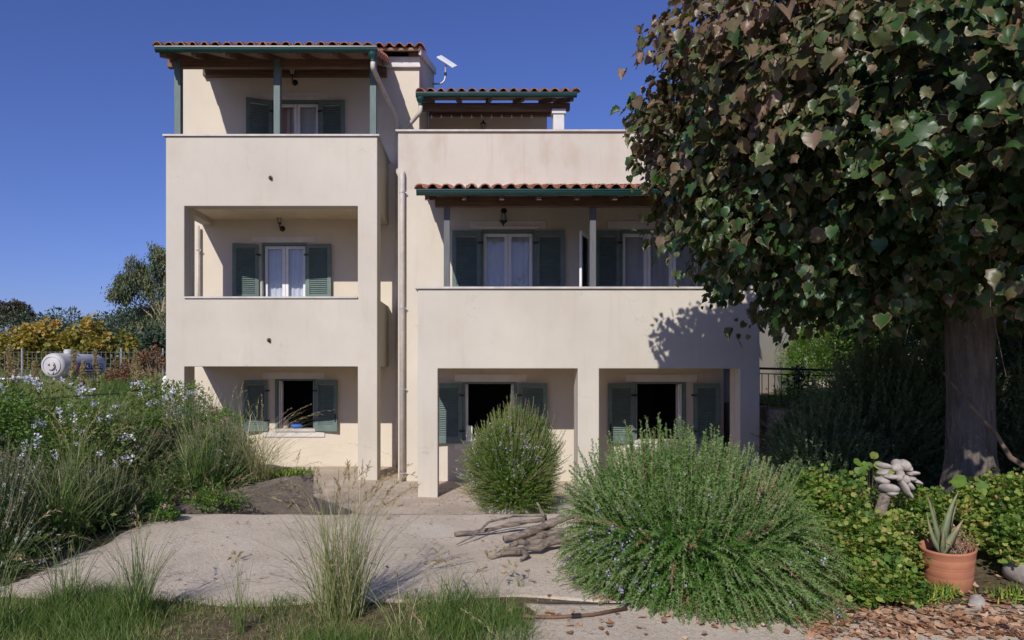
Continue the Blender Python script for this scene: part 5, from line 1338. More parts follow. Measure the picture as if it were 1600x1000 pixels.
for (x, y, h, lab) in [(-1.95, 6.0, 0.10, 'tiny weed in the middle of the driveway'), (-0.9, 7.7, 0.22, 'thin weed at the far end of the driveway'), (-1.75, 9.9, 0.35, 'dry weed in the courtyard before the tower'), (0.35, 5.35, 0.20, 'tiny weed on the driveway below the driftwood'), (-1.35, 13.05, 0.45, 'dry weed at the foot of the downpipe')]:
    grass_clump(lab, (x, y, 0.5 if y < 8.05 else 0.01), h, h * 0.9, 16, 0, dry=0.6, width=0.003, heads=5, name='small_weed', root=0.03)

# ------------------------------------------------------------------ driftwood on the driveway
def wood(label, pts, rad, bumps=0.2, forks=()):
    t = thing('driftwood_log', label, 'driftwood', tuple(pts[0]), 'driftwood heap')
    p = [Vector(q) for q in pts]; q2 = []; r2 = []
    for i in range(len(p) - 1):
        for k in range(4):
            u = k / 4; q2.append(p[i].lerp(p[i + 1], u) + Vector((RND.uniform(-1, 1), RND.uniform(-1, 1), RND.uniform(-0.5, 0.5))) * rad[i] * bumps * 1.7); r2.append((rad[i] * (1 - u) + rad[i + 1] * u) * RND.uniform(0.85, 1.15))
    q2.append(p[-1]); r2.append(rad[-1]); r2 = [r * 0.62 * RND.uniform(0.8, 1.2) for r in r2]
    MB().tube(q2, r2, 9).build('stem', M['drift'], t, smooth=True)
    for f, r in forks: MB().tube(f, r, 7).build('branch', M['drift'], t, smooth=True)
zf = 0.505
wood('thick driftwood log on top of the heap beside the big rosemary', [(0.38, 6.62, zf + 0.05), (0.55, 6.72, zf + 0.10), (0.78, 6.82, zf + 0.16), (0.95, 6.85, zf + 0.2)], [0.045, 0.06, 0.06, 0.05])
wood('cut driftwood log end lying under the heap', [(0.27, 6.60, zf + 0.045), (0.45, 6.70, zf + 0.05), (0.7, 6.85, zf + 0.06)], [0.045, 0.05, 0.045], 0.1)
wood('split driftwood log in the middle of the heap', [(0.45, 6.42, zf + 0.05), (0.62, 6.52, zf + 0.09), (0.88, 6.62, zf + 0.13)], [0.04, 0.055, 0.045], 0.3)
wood('forked driftwood piece lowest in front of the heap', [(0.24, 6.10, zf + 0.035), (0.40, 6.16, zf + 0.05), (0.60, 6.28, zf + 0.06), (0.86, 6.40, zf + 0.10)], [0.02, 0.045, 0.05, 0.05], 0.35, [([(0.40, 6.16, zf + 0.05), (0.44, 6.08, zf + 0.03), (0.38, 5.98, zf + 0.015)], [0.035, 0.025, 0.008]), ([(0.36, 6.15, zf + 0.05), (0.24, 6.14, zf + 0.04), (0.14, 6.05, zf + 0.01)], [0.04, 0.028, 0.01])])
wood('knotty driftwood root bending down at the front of the heap', [(0.30, 6.26, zf + 0.04), (0.38, 6.32, zf + 0.075), (0.55, 6.40, zf + 0.06), (0.8, 6.55, zf + 0.08)], [0.03, 0.045, 0.04, 0.035], 0.35)
wood('long thin pale driftwood branch reaching left from the heap', [(-0.18, 6.85, zf + 0.03), (0.05, 6.9, zf + 0.04), (0.35, 6.98, zf + 0.09), (0.7, 7.05, zf + 0.13)], [0.028, 0.03, 0.035, 0.03], 0.15)
wood('slender bowed driftwood twig arching over the branch', [(-0.15, 6.5, zf + 0.015), (0.0, 6.68, zf + 0.05), (0.14, 6.9, zf + 0.13), (0.38, 7.02, zf + 0.16), (0.7, 7.05, zf + 0.16)], [0.008, 0.014, 0.016, 0.016, 0.018], 0.1)
wood('upright driftwood stub sticking up behind the heap', [(0.68, 6.98, zf + 0.06), (0.66, 6.98, zf + 0.16), (0.60, 6.98, zf + 0.30)], [0.035, 0.03, 0.015], 0.2)

# ------------------------------------------------------------------ the two rosemaries before the house
blk = MB().box(0.19, 0.86, 9.10, 9.9, -0.02, 0.33)
o = blk.build('planter_block', M['pale_concrete'], None, bevel=0.03, seg=2); tag(o, 'pale concrete block planter under the round rosemary', 'planter')
ram = MB(); ram.add([(0.86, 9.0, 0), (1.9, 8.9, 0), (1.9, 10.2, 0), (0.86, 10.2, 0), (0.87, 9.25, 0.30), (1.75, 9.2, 0.36), (1.8, 10.1, 0.34), (0.87, 10.1, 0.32)], [(0,3,2,1), (4,5,6,7), (0,1,5,4), (1,2,6,5), (2,3,7,6), (3,0,4,7)])
o = ram.build('rubble_block', M['pale_concrete'], None, bevel=0.05, seg=3); tag(o, 'pale sloping concrete lump beside the round rosemary planter', 'concrete block')
rosemary('round rosemary bush with whitish flowers in front of the ground floor window', (0.52, 9.3, 0.42), (0.70, 0.62, 0.84), 1350, 60, 'rosemary_round', 301, droop=0.1, length=(0.22, 0.40), needle=0.024, flowers=260, flower_mat='pale_blue', up_bias=0.85, upright=0.8, zmin=-0.75, flower_size=0.018, low=0.36, tint_shift=0.06)
rosemary('huge spreading rosemary bush with lilac flowers in the right foreground', (1.58, 5.55, 0.50), (0.96, 1.13, 0.98), 2500, 84, 'rosemary', 303, droop=1.25, length=(0.30, 0.62), needle=0.030, flowers=620, flower_mat='lilac', up_bias=-0.05, upright=1.7, zmin=0.0, flower_size=0.019, crest=0.40, nw=2.1, tint_shift=0.12)

# ------------------------------------------------------------------ right bed
for i, (x, y, w, h, nC, lab) in enumerate([
    (2.92, 5.55, 0.36, 0.42, 90, 'yellow green geranium patch right of the huge rosemary'),
    (3.05, 6.4, 0.45, 0.62, 110, 'taller geranium behind the first patch, below the dark hedge'),
    (2.75, 4.95, 0.24, 0.26, 50, 'small geranium at the leaf littered edge'),
    (3.35, 5.9, 0.34, 0.40, 80, 'geranium between the stone flower and the pot'),
    (3.9, 6.3, 0.4, 0.42, 70, 'geranium behind the terracotta pot'),
    (4.55, 6.25, 0.42, 0.50, 80, 'geranium at the foot of the tree trunk'),
    (4.35, 5.55, 0.40, 0.40, 70, 'geranium right of the terracotta pot at the picture edge')]):
    b0 = gz1(x, y)
    leafy(lab, (x, y, b0), (x, y, b0 + h * 0.45), (w, w * 0.9, h * 0.55), int(nC * 1.6), 28, 0.034, 'geranium', 320 + i, tmpl=GERAN, name='geranium', cat='plant', clump_r=0.30, stems=16, stem_r=0.006, zmin=-0.3, tint=(0.45, 0.3), group='geraniums in the right bed', up=0.9, amp=0.25)
def nasturtium(label, x, y, z, n, r, seed):
    t = thing('round_leaf_plant', label, 'plant', (x, y, gz1(x, y)), 'round leaved plants')
    k = 9; disc = (np.array([(0, 0, 0)] + [(0.5 * math.cos(6.283 * i / k), 0.5 * math.sin(6.283 * i / k), 0.05 * (-1) ** i) for i in range(k)]), np.array([(0, 1 + i, 1 + (i + 1) % k) for i in range(k)]))
    P = np.array([x, y, z]) + rng.normal(0, 1, (n, 3)) * np.array([r, r * 0.6, r * 0.5])
    sc = rng.uniform(0.07, 0.13, n)
    for i in range(n):
        V, F = scatter(*disc, P[i:i+1], unit(rng.normal(0, 0.4, (1, 3)) + np.array([0.6, -0.2, 0])), unit(rng.normal(0, 0.3, (1, 3)) + np.array([-0.2, -0.6, 0.7])), sc[i:i+1])
        npmesh('leaf', V, F, LEAF['geranium'], t, {'tint': np.full(k + 1, rng.uniform(0.1, 0.7))})
    B = np.tile(np.array([x, y, gz1(x, y)]), (n, 1)); stems_mesh('stems', B, (B + P) / 2 + np.array([0, 0, 0.05]), P, np.full(n, 0.004), M['twig'], t)
nasturtium('round leaved plant in the shade between stone flower and trunk', 3.72, 6.9, 1.12, 12, 0.12, 1)
nasturtium('round leaved yellow green plant at the foot of the trunk', 4.35, 6.35, 1.05, 9, 0.10, 2)

# stone flower on a driftwood stem
sx, sy = 3.42, 6.05; sb = gz1(sx, sy)
t = thing('stone_flower', 'flower shaped stack of grey beach stones on a crooked driftwood stem', 'sculpture', (sx, sy, sb))
MB().tube([(sx - 0.03, sy, sb - 0.05), (sx - 0.05, sy, sb + 0.22), (sx - 0.075, sy, sb + 0.42), (sx - 0.03, sy, sb + 0.56), (sx + 0.03, sy, sb + 0.60)], [0.055, 0.05, 0.048, 0.045, 0.03], 10).build('stem', M['drift'], t, smooth=True)
def pebble(c, r, rot, seed):
    me = bmesh.new(); bmesh.ops.create_icosphere(me, subdivisions=3, radius=1)
    q = np.random.default_rng(seed); ph = q.uniform(0, 6.28, 6); f = q.uniform(1, 2.6, (6, 3))
    for v in me.verts:
        k = 1 + 0.07 * sum(math.sin(v.co.x * f[i][0] + v.co.y * f[i][1] + v.co.z * f[i][2] + ph[i]) for i in range(6))
        v.co = Vector((v.co.x * r[0], v.co.y * r[1], v.co.z * r[2])) * k
    mm = bpy.data.meshes.new('stone'); me.to_mesh(mm); me.free()
    mm.materials.append(M['stone']); mm.polygons.foreach_set('use_smooth', [True] * len(mm.polygons))
    o = bpy.data.objects.new('stone', mm)
    o.matrix_basis = Matrix.Translation(c) @ Matrix.Rotation(rot[2], 4, 'Z') @ Matrix.Rotation(rot[1], 4, 'Y') @ Matrix.Rotation(rot[0], 4, 'X')
    return o
hc = Vector((sx + 0.055, sy - 0.02, sb + 0.70))
for i, (dx, dz, L, w, ro, dy) in enumerate([(-0.10, 0.105, 0.066, 0.024, 0.15, 0.02), (-0.115, 0.055, 0.055, 0.022, -0.1, 0.0), (-0.06, 0.02, 0.075, 0.020, 0.1, -0.03), (-0.12, -0.015, 0.062, 0.030, 0.25, 0.0), (-0.075, -0.065, 0.072, 0.036, 0.05, -0.03), (-0.045, -0.11, 0.048, 0.026, -0.1, -0.02),
        (0.01, 0.10, 0.055, 0.050, 0.2, 0.02), (0.055, 0.115, 0.05, 0.04, 0.5, 0.0), (0.10, 0.085, 0.03, 0.026, 0.9, 0.0), (0.125, 0.045, 0.05, 0.020, -0.15, 0.0), (0.10, 0.005, 0.055, 0.020, 0.1, -0.02), (0.155, -0.02, 0.05, 0.018, 0.45, 0.0), (0.09, -0.05, 0.045, 0.024, 0.9, -0.02), (0.03, -0.05, 0.085, 0.022, 1.05, -0.04), (0.055, 0.0, 0.035, 0.026, 1.2, -0.02), (0.0, 0.03, 0.035, 0.04, 0.2, -0.035), (0.08, -0.115, 0.05, 0.017, 1.0, -0.03)]):
    o = pebble(hc + Vector((dx, dy, dz)), (L, 0.045, w), (0.0, ro, RND.uniform(-0.3, 0.3)), 400 + i); link(o, t)

# terracotta pot with an aloe
px_, py_ = 3.44, 5.32; pb = 0.50
t = thing('terracotta_pot', 'terracotta flower pot with ringed sides tilted among the geraniums', 'pot', (px_, py_, pb))
tilt = Matrix.Rotation(math.radians(-5), 4, 'Y') @ Matrix.Rotation(math.radians(5), 4, 'X')
mxp = Matrix.Translation((px_, py_, pb)) @ tilt
prof = [(0, 0.0), (0.135, 0.0), (0.142, 0.012), (0.150, 0.06), (0.1565, 0.110), (0.1561, 0.112), (0.1568, 0.114), (0.1624, 0.168), (0.1620, 0.170), (0.1627, 0.172), (0.1642, 0.185), (0.1638, 0.187), (0.1645, 0.189), (0.1712, 0.243), (0.1708, 0.245), (0.1716, 0.247), (0.1760, 0.285), (0.1785, 0.289), (0.180, 0.296), (0.178, 0.305), (0.170, 0.307), (0.163, 0.300), (0.158, 0.24), (0.155, 0.22)]
MB().lathe(prof, 48, mx=mxp).build('pot_wall', M['terracotta'], t, smooth=True)
MB().lathe([(0.1565, 0.235), (0.10, 0.245), (0, 0.25)], 24, mx=mxp).build('potting_soil', M['soil'], t, smooth=True)
t = thing('aloe', 'grey green aloe with long curved leaves growing in the terracotta pot', 'plant', (px_ - 0.04, py_, pb + 0.24))
def aloe_leaf(b_, m_, e, w):
    pts = arc(b_, m_, e, 9); V = []; 
    for i, p in enumerate(pts):
        u = i / 9; ww = w * (1 - u ** 1.5) * (0.8 + 0.6 * min(1, u * 4)) + 0.0015
        d = (pts[min(i + 1, 9)] - pts[max(i - 1, 0)]).normalized(); s = d.cross(Vector((0, -1, 0.2))).normalized(); n_ = s.cross(d)
        V += [p - s * ww, p - n_ * ww * 0.5, p + s * ww, p + n_ * ww * 0.22]
    F = [(4*i+k, 4*i+(k+1)%4, 4*i+4+(k+1)%4, 4*i+4+k) for i in range(9) for k in range(4)]
    npmesh('leaf', np.array([tuple(v) for v in V]), np.array(F), LEAF['aloe'], t, {'tint': np.repeat(np.linspace(0.1, 0.75, 10) + RND.uniform(-0.1, 0.3), 4)}, smooth=True)
ab = Vector((px_ - 0.055, py_ - 0.02, pb + 0.245))
for (m_, e, w) in [((-0.05, 0.0, 0.22), (-0.115, 0.0, 0.44), 0.020), ((0.03, 0.02, 0.26), (0.115, 0.0, 0.455), 0.030), ((-0.09, 0.0, 0.12), (-0.115, 0.0, 0.30), 0.018), ((0.045, -0.03, 0.12), (0.115, -0.05, 0.26), 0.030), ((0.0, 0.05, 0.15), (-0.02, 0.08, 0.33), 0.016), ((0.07, 0.04, 0.16), (0.135, 0.05, 0.36), 0.016), ((-0.03, -0.05, 0.10), (-0.05, -0.09, 0.20), 0.018)]:
    aloe_leaf(ab, ab + Vector(m_), ab + Vector(e), w)
t = thing('dry_pot_plant', 'withered brown plant beside the aloe in the terracotta pot', 'plant', (px_ + 0.07, py_, pb + 0.24))
n = 60; B = np.array([px_ + 0.07, py_, pb + 0.24]) + rng.normal(0, 0.025, (n, 3)) * np.array([1, 1, 0]); E = B + rng.normal(0, 0.05, (n, 3)) * np.array([1.1, 1, 0]) + np.stack([np.zeros(n), np.zeros(n), rng.uniform(0.05, 0.19, n)], 1)
stems_mesh('stems', B, (B + E) / 2 + rng.normal(0, 0.015, (n, 3)), E, np.full(n, 0.003), M['pale_twig'], t)
k = 180; P = E[rng.integers(0, n, k)] + rng.normal(0, 0.025, (k, 3)); V, F = scatter(*RHOMB, P, rng.normal(0, 1, (k, 3)), rng.normal(0, 1, (k, 3)), rng.uniform(0.015, 0.035, k))
tag(npmesh('leaves', V, F, LEAF['dry'], t, {'tint': np.repeat(rng.uniform(0, 0.9, k), 4)}), None, kind='stuff')
# stones
o = pebble(Vector((3.33, 4.86, 0.535)), (0.055, 0.05, 0.048), (0, 0.2, 0.4), 501); o.name = 'white_stone'; link(o); tag(o, 'small whitish stone lying in the dry leaves below the pot', 'stone')
o = pebble(Vector((4.10, 5.45, 0.55)), (0.14, 0.13, 0.10), (0, 0.3, 0.2), 503); o.name = 'grey_rock'; link(o); tag(o, 'larger grey rock at the right picture edge beside the pot', 'rock')
# spiky succulents by the litter
succulent('green finger leaved ice plant in front of the pot to the right', 3.72, 5.0, 0.50, 0.10, 160, 11)
succulent('pale ice plant left of the white stone in the dry leaves', 3.02, 4.95, 0.50, 0.08, 120, 12)
succulent('rosette of ice plant leaning on the pot foot', 3.26, 5.08, 0.50, 0.05, 90, 13)

# fallen leaves
def leaf_mesh(i):
    q = np.random.default_rng(700 + i); n = 9; vs = [(0, 0.35, 0.0)]
    cu = q.uniform(-0.5, 0.5)
    for k in range(n):
        a = 6.283 * k / n + q.uniform(-0.15, 0.15); r = 0.5 * (0.85 + 0.25 * q.uniform(-1, 1)); x, y = r * 0.62 * math.sin(a), 0.5 - r * 1.0 * math.cos(a)
        vs.append((x, y, cu * x * x * 2 + 0.25 * q.uniform(-1, 1) * abs(x) + 0.3 * (y - 0.5) ** 2 * q.uniform(-0.5, 1.2)))
    me = bpy.data.meshes.new('dry_leaf'); me.from_pydata(vs, [], [(0, 1 + k, 1 + (k + 1) % n) for k in range(n)])
    at = me.attributes.new('tint', 'FLOAT', 'POINT'); at.data.foreach_set('value', [float(np.clip(q.normal(0.55, 0.25), 0, 1))] * len(vs))
    me.materials.append(LEAF['dry']); me.update(); return me
DRY = [leaf_mesh(i) for i in range(10)]
tmplD = np.array([v.co for v in DRY[0].vertices]); tmplDF = np.array([tuple(p.vertices) for p in DRY[0].polygons])
n = 2300; x = np.where(rng.uniform(0, 1, n) < 0.04, rng.uniform(0.5, 2.2, n), rng.uniform(2.0, 5.2, n)); y = 4.30 + np.abs(rng.normal(0, 0.45, n)); ok = (y < 6.2); x, y = x[ok], y[ok]; n = len(x)
P = np.stack([x, y, np.maximum(ground_z(x, y), 0.496) + rng.uniform(0.004, 0.035, n)], 1); a = rng.uniform(0, 6.28, n)
V, F = scatter(tmplD, tmplDF, P, np.stack([np.cos(a), np.sin(a), rng.normal(0, 0.2, n)], 1), unit(rng.normal(0, 0.35, (n, 3)) + np.array([0, 0, 1.0])), rng.uniform(0.03, 0.075, n))
tag(npmesh('leaf_litter', V, F, LEAF['dry'], None, {'tint': np.repeat(np.clip(rng.normal(0.5, 0.28, n), 0, 1), len(tmplD))}), 'thick litter of dry tan leaves along the right bed', 'leaf litter', kind='stuff')
spots = [(RND.uniform(2.05, 4.4), 4.4 + abs(RND.gauss(0, 0.25))) for _ in range(90)]
for i, (x, y) in enumerate(spots):
    o = bpy.data.objects.new('fallen_leaf', DRY[i % 10]); link(o)
    o.matrix_basis = Matrix.Translation((x, y, max(gz1(x, y), 0.498) + RND.uniform(0.02, 0.045))) @ Matrix.Rotation(RND.uniform(0, 6.28), 4, 'Z') @ Matrix.Rotation(RND.uniform(-0.35, 0.35), 4, 'X') @ Matrix.Scale(RND.uniform(0.07, 0.12), 4)
    tag(o, 'curled tan leaf lying on top of the litter along the right bed', 'leaf', 'large dry leaves on the litter')
for i, (x, y) in enumerate([(0.20, 4.72), (0.28, 4.62), (0.12, 4.70), (0.38, 4.60), (0.62, 4.50), (0.78, 4.42), (0.24, 4.82), (0.92, 4.70), (0.05, 4.6), (0.45, 4.75), (0.88, 5.1), (-0.05, 5.0)]):
    o = bpy.data.objects.new('fallen_leaf', DRY[(i * 3) % 10]); link(o)
    o.matrix_basis = Matrix.Translation((x, y, 0.515)) @ Matrix.Rotation(RND.uniform(0, 6.28), 4, 'Z') @ Matrix.Rotation(RND.uniform(-0.3, 0.3), 4, 'X') @ Matrix.Scale(RND.uniform(0.06, 0.10), 4)
    tag(o, 'brown dry leaf on the ground near the hose left of the huge rosemary', 'leaf', 'dry leaves by the hose')
t = thing('garden_hose', 'brown irrigation hose lying on the ground left of the huge rosemary', 'hose', (0.4, 4.6, 0.5))
MB().tube([(0.02, 4.72, 0.512), (0.2, 4.66, 0.514), (0.5, 4.64, 0.514), (0.75, 4.68, 0.516), (1.0, 4.80, 0.52)], 0.011, 8).build('tube', M['hose'], t, smooth=True)
MB().tube([(0.62, 4.655, 0.515), (0.68, 4.665, 0.515)], 0.017, 10).build('coupling', M['iron'], t)
MB().tube([(0.19, 4.663, 0.514), (0.23, 4.66, 0.514)], 0.015, 10).build('coupling', M['iron'], t)

# ------------------------------------------------------------------ right background: bank, railing, hedge
rw = MB().box(4.72, 5.0, 11.1, 14.2, -0.1, 1.42)
rw.box(5.0, 8.0, 11.1, 11.35, -0.1, 1.30)
o = rw.build('retaining_wall', M['old_concrete'], None, bevel=0.02); tag(o, 'brownish retaining wall under the iron railing right of the house', 'wall')
t = thing('iron_railing', 'dark iron railing with thin bars right of the house', 'railing', (5.3, 12.6, 1.4))
A, B = Vector((4.95, 12.75, 2.06)), Vector((6.35, 11.55, 2.02))
MB().tube([A, B], 0.02, 8).build('top_rail', M['iron'], t)
MB().tube([A - Vector((0, 0, 0.62)), B - Vector((0, 0, 0.62))], 0.013, 6).build('bottom_rail', M['iron'], t)
MB().tube([A - Vector((0, 0, 0.09)), B - Vector((0, 0, 0.09))], 0.010, 6).build('upper_rail', M['iron'], t)
for i in range(17):
    p = A.lerp(B, (i + 0.5) / 17); MB().tube([p - Vector((0, 0, 0.62)), p - Vector((0, 0, 0.09))], 0.0075, 5).build('bar', M['iron'], t)
for u in (0.0, 0.36, 0.72, 1.0):
    p = A.lerp(B, u); MB().tube([p - Vector((0, 0, 0.80)), p], 0.016, 6).build('post', M['iron'], t)
o = MB().box(8.02, 8.09, 17.6, 17.67, 2.9, 4.25).build('metal_post', M['metal'], None); tag(o, 'thin grey metal post standing before the far wall of the wing', 'post')
t = thing('balcony_bars', 'upright brown window bars on the far wall of the wing', 'bars', (9.6, 18.8, 3.2))
for i in range(9): MB().tube([(8.85 + i * 0.2, 18.8, 2.7), (8.85 + i * 0.2, 18.8, 4.9)], 0.014, 6).build('bar', M['pipe'], t)
MB().tube([(7.8, 18.8, 3.30), (10.6, 18.8, 3.30)], 0.016, 6).tube([(7.8, 18.8, 3.05), (10.6, 18.8, 3.05)], 0.016, 6).build('rail', M['pipe'], t)
leafy('bright green clipped conifer catching the sun behind the railing', (7.65, 15.2, 1.3), (7.65, 15.2, 2.2), (1.25, 0.75, 0.98), 620, 46, 0.08, 'cypress', 341, tmpl=NARROW, name='green_conifer', cat='shrub', tip=(0, 0, 0.6), clump_r=0.20, stems=10, amp=0.10, zmin=-0.6)
leafy('dark laurel like shrub with yellowish leaves above the conifer', (8.6, 14.2, 1.4), (8.7, 14.2, 2.6), (1.6, 0.9, 1.15), 620, 46, 0.085, 'shrub', 343, name='broad_shrub', clump_r=0.2, stems=12, tint=(0.35, 0.3))
leafy('tall dark shrub behind the tree trunk on the right', (8.3, 11.2, 1.2), (8.3, 11.2, 2.0), (1.9, 0.9, 1.4), 620, 46, 0.08, 'dark', 345, name='broad_shrub', clump_r=0.2, stems=12, tint=(0.5, 0.3))
leafy('small climbing plant on the bars of the railing', (5.45, 12.3, 1.4), (5.45, 12.25, 1.72), (0.22, 0.2, 0.36), 36, 18, 0.06, 'dark', 347, name='climbing_plant', cat='plant', clump_r=0.35, stems=10, stem_r=0.006, tint=(0.7, 0.3))
leafy('weedy green plants at the foot of the railing', (5.15, 12.0, 1.40), (5.25, 11.9, 1.52), (0.5, 0.35, 0.2), 60, 22, 0.05, 'shrub', 349, name='bank_weeds', cat='plant', clump_r=0.3, stems=10, stem_r=0.004)
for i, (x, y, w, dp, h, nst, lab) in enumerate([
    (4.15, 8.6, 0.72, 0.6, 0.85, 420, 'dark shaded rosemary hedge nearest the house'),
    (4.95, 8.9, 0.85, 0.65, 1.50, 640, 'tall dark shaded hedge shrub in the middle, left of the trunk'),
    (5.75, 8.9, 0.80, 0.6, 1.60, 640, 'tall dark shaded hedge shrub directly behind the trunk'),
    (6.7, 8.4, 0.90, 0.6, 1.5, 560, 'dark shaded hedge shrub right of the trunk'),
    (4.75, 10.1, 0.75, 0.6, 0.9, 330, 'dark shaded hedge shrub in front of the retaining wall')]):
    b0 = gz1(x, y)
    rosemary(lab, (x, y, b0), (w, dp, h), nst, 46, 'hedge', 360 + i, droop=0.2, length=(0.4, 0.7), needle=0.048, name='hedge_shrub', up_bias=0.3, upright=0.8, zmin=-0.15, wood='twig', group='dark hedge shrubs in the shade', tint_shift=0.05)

# ------------------------------------------------------------------ the linden
lx, ly = 4.74, 7.0; lb = gz1(lx, ly)
linden = thing('linden_tree', 'large linden tree with browning leaves overhanging the right of the house', 'tree', (lx, ly, lb))
tb = MB()
tpts = [(lx + 0.04, ly, lb - 0.1), (lx + 0.02, ly, lb + 0.12), (lx, ly, lb + 0.5), (lx - 0.01, ly, 1.9), (lx - 0.02, ly, 2.5), (lx + 0.03, ly + 0.02, 3.2), (lx + 0.1, ly, 4.2), (lx + 0.1, ly, 5.4), (lx + 0.05, ly, 6.6)]
tb.tube(tpts, [0.40, 0.255, 0.21, 0.19, 0.205, 0.165, 0.13, 0.08, 0.02], 28)
vv = []
for (x, y, z) in tb.v:
    a = math.atan2(y - ly, x - lx); k = 1 + 0.05 * math.sin(a * 5 + z * 1.7) + 0.16 * max(0, math.sin(a * 3 + 0.6)) * max(0, 1.15 - z) * 2 + 0.025 * math.sin(a * 11 - z * 3) + 0.02 * math.sin(z * 9 + a * 2)
    vv.append((lx + (x - lx) * k, ly + (y - ly) * k, z))
tb.v = vv
tb.build('trunk', M['bark'], linden, smooth=True)
# a bare dead stem leaning across the trunk
o = MB().tube([(4.30, 6.72, 1.62 + 0.42), (4.52, 6.66, 1.72), (4.70, 6.62, 1.50), (4.82, 6.6, 1.28), (5.05, 6.55, 1.12), (5.3, 6.5, 0.75), (5.36, 6.5, 0.62)], [0.008, 0.016, 0.02, 0.024, 0.028, 0.032, 0.034], 8).build('leaning_stem', M['twig'], None, smooth=True)
tag(o, 'bare crooked stem leaning across the linden trunk', 'branch')

CL = np.array([4.95, 7.0, 4.25]); RL = np.array([3.35, 3.4, 1.98])
nC = 780
ki = np.arange(nC * 2) + 0.5; zi = 1 - ki / nC; ai = ki * 2.399963
d = unit(np.stack([np.sqrt(1 - zi * zi) * np.cos(ai), np.sqrt(1 - zi * zi) * np.sin(ai), zi], 1) + rng.normal(0, 0.05, (nC * 2, 3)))
shuf = rng.permutation(nC * 2); d = d[shuf]
Lk = lump(d, 905, 0.12) * lump(d * 2.3, 915, 0.06)
rr = np.where(rng.uniform(0, 1, nC * 2) < 0.68, rng.uniform(0.86, 1.03, nC * 2), rng.uniform(0.4, 0.86, nC * 2))
Rz = np.where(d[:, 2] > 0, 1.98, 1.75); Ry = np.where(d[:, 1] > 0, 2.5, 3.45)
cl = CL + d * np.stack([np.full(nC * 2, RL[0]), Ry, Rz], 1) * (rr * Lk)[:, None]
cl = cl[cl[:, 2] > 2.85 + 0.12 * np.sin(cl[:, 0] * 3)]
# a low bough hanging out to the left
lo = sphere_dirs(150); lo = np.array([2.84, 6.6, 3.86]) + lo * np.array([0.95, 0.95, 0.58]) * rng.uniform(0.45, 1.0, (150, 1)) ** 0.6
cl = np.vstack([cl, lo])
# each spray droops outward from its centre and carries several tufts
sub = 7; so = unit(cl - CL); u = np.tile(np.linspace(0.0, 1.0, sub), len(cl)) * np.repeat(rng.uniform(0.6, 1.5, len(cl)), sub)
turn = np.repeat(unit(so + rng.normal(0, 0.45, so.shape)), sub, 0)
cl = np.repeat(cl, sub, 0) + turn * (0.42 * u)[:, None] + np.stack([np.zeros(len(u)), np.zeros(len(u)), -0.20 * u * u], 1) + rng.normal(0, 0.055, (len(u), 3)) - np.repeat(so, sub, 0) * 0.22
sp0 = cl[::sub].copy(); sp2 = cl[sub - 1::sub].copy()
cl = cl[cl[:, 2] > 2.55]; nC = len(cl)
# limbs and twigs carry the leaf clusters
limb_ends = CL + unit(sp0[rng.choice(len(sp0), 30, replace=False)] - CL) * np.array([2.5, 2.4, 1.35])
mb = MB(); joints = []
for e in limb_ends:
    z0 = float(np.clip(e[2] - 1.0, 2.55, 5.2)); s0 = np.array([lx, ly, z0]); m_ = (s0 + e) / 2 + np.array([0, 0, 0.25])
    pts = [tuple(s0), tuple((s0 * 0.6 + m_ * 0.4)), tuple(m_), tuple((m_ + e) / 2), tuple(e)]
    mb.tube(pts, [0.085, 0.07, 0.05, 0.035, 0.018], 7); joints += [np.array(p) for p in pts[2:]]
mb.build('limbs', M['bark'], linden, smooth=True)
J = np.array(joints)
near = J[np.argmin(((sp0[:, None] - J[None]) ** 2).sum(-1), axis=1)]
near = sp0 + (near - sp0) * np.minimum(1, 0.55 / np.maximum(np.linalg.norm(near - sp0, axis=1), 0.01))[:, None]
stems_mesh('twigs', near, sp0 + np.array([0, 0, 0.05]), sp2, np.full(len(sp0), 0.009), M['twig'], linden, 6)
per = 8; k = nC * per
out = unit(cl - CL)
outk = np.repeat(out, per, 0)
off = rng.normal(0, 0.085, (k, 3)) * np.array([1, 1, 0.9])
P = np.repeat(cl, per, 0) + off + outk * 0.05
T = unit(np.array([0, 0, -0.85]) + outk * 0.45 + rng.normal(0, 0.5, (k, 3)))
N = unit(outk * 0.8 + np.array([-0.1, -0.15, 0.6]) + rng.normal(0, 0.55, (k, 3)))
S = 0.045 + 0.09 * rng.uniform(0, 1, k) ** 1.3
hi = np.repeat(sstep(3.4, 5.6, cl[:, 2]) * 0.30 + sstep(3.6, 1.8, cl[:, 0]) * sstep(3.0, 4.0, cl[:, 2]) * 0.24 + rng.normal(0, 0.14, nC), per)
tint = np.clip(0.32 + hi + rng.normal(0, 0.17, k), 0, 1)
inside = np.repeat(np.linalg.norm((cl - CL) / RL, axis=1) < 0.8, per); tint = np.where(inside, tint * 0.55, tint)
variants = [linden_leaf(0.10, 0.15), linden_leaf(-0.12, 0.35), linden_leaf(0.28, 0.05), linden_leaf(0.05, -0.1), linden_leaf(-0.45, 0.6), linden_leaf(0.55, 0.3), linden_leaf(-0.2, 0.9)]
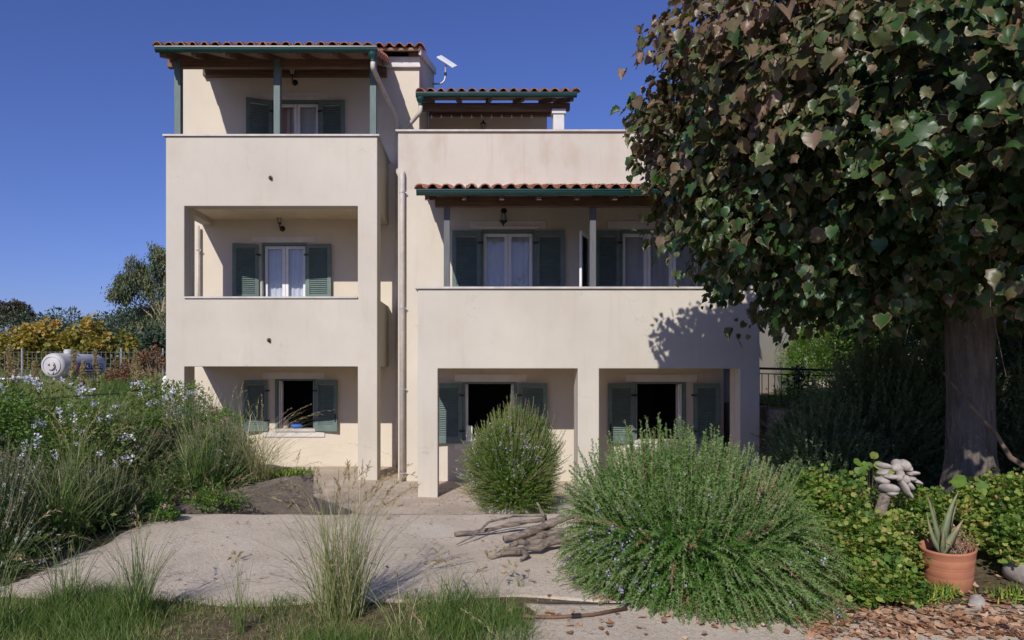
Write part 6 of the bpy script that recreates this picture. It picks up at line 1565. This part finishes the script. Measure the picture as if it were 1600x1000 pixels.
# the 300 leaves that show largest in the picture are single parts
depth = np.maximum(P[:, 1], 0.5); qx = 740 + 1148 * P[:, 0] / depth; qy = 572 - 1148 * (P[:, 2] - 2.1) / depth
face = (N * unit(np.array([0, 0, 2.1]) - P)).sum(1)
vis = (qx > 940) & (qx < 1600) & (qy > 0) & (qy < 560) & (face > 0.2) & ((P - CL) @ np.array([0, -1.0, 0]) > 0.6) & ~inside
score = np.where(vis, S / depth * face, -1)
big = np.zeros(k, bool); big[np.argsort(-score)[:300]] = True
LM = []
for vi, (tv, tf, rim) in enumerate([variants[i] for i in (0, 1, 4, 5)]):
    for tn in (0.22, 0.45, 0.68, 0.9):
        me = bpy.data.meshes.new('linden_leaf'); me.from_pydata([tuple(p) for p in tv], [], [tuple(f) for f in tf])
        for an, av in (('tint', [tn] * len(tv)), ('rim', list(rim * (0.5 + 0.5 * ((vi + int(tn * 10)) % 3) / 2)))):
            at = me.attributes.new(an, 'FLOAT', 'POINT'); at.data.foreach_set('value', av)
        me.materials.append(LEAF['linden']); me.polygons.foreach_set('use_smooth', [True] * len(me.polygons)); me.update(); LM.append(me)
X_, Y_, Z_ = frames(T, N)
pinv = WORLD_M[linden.name].inverted()
for i in np.where(big)[0]:
    ti = int(np.clip(round((tint[i] - 0.22) / 0.23), 0, 3))
    o = bpy.data.objects.new('leaf', LM[RND.randrange(4) * 4 + ti]); link(o, linden)
    mxx = Matrix(((X_[i][0], Y_[i][0], Z_[i][0], P[i][0]), (X_[i][1], Y_[i][1], Z_[i][1], P[i][1]), (X_[i][2], Y_[i][2], Z_[i][2], P[i][2]), (0, 0, 0, 1)))
    o.matrix_basis = mxx @ Matrix.Scale(float(S[i]), 4)
Vs = []; Fs = []; As = []; Rs = []; ofs = 0
rest = np.where(~big)[0]; grp = rng.integers(0, len(variants), len(rest))
for vi, (tv, tf, rim) in enumerate(variants):
    idx = rest[grp == vi]
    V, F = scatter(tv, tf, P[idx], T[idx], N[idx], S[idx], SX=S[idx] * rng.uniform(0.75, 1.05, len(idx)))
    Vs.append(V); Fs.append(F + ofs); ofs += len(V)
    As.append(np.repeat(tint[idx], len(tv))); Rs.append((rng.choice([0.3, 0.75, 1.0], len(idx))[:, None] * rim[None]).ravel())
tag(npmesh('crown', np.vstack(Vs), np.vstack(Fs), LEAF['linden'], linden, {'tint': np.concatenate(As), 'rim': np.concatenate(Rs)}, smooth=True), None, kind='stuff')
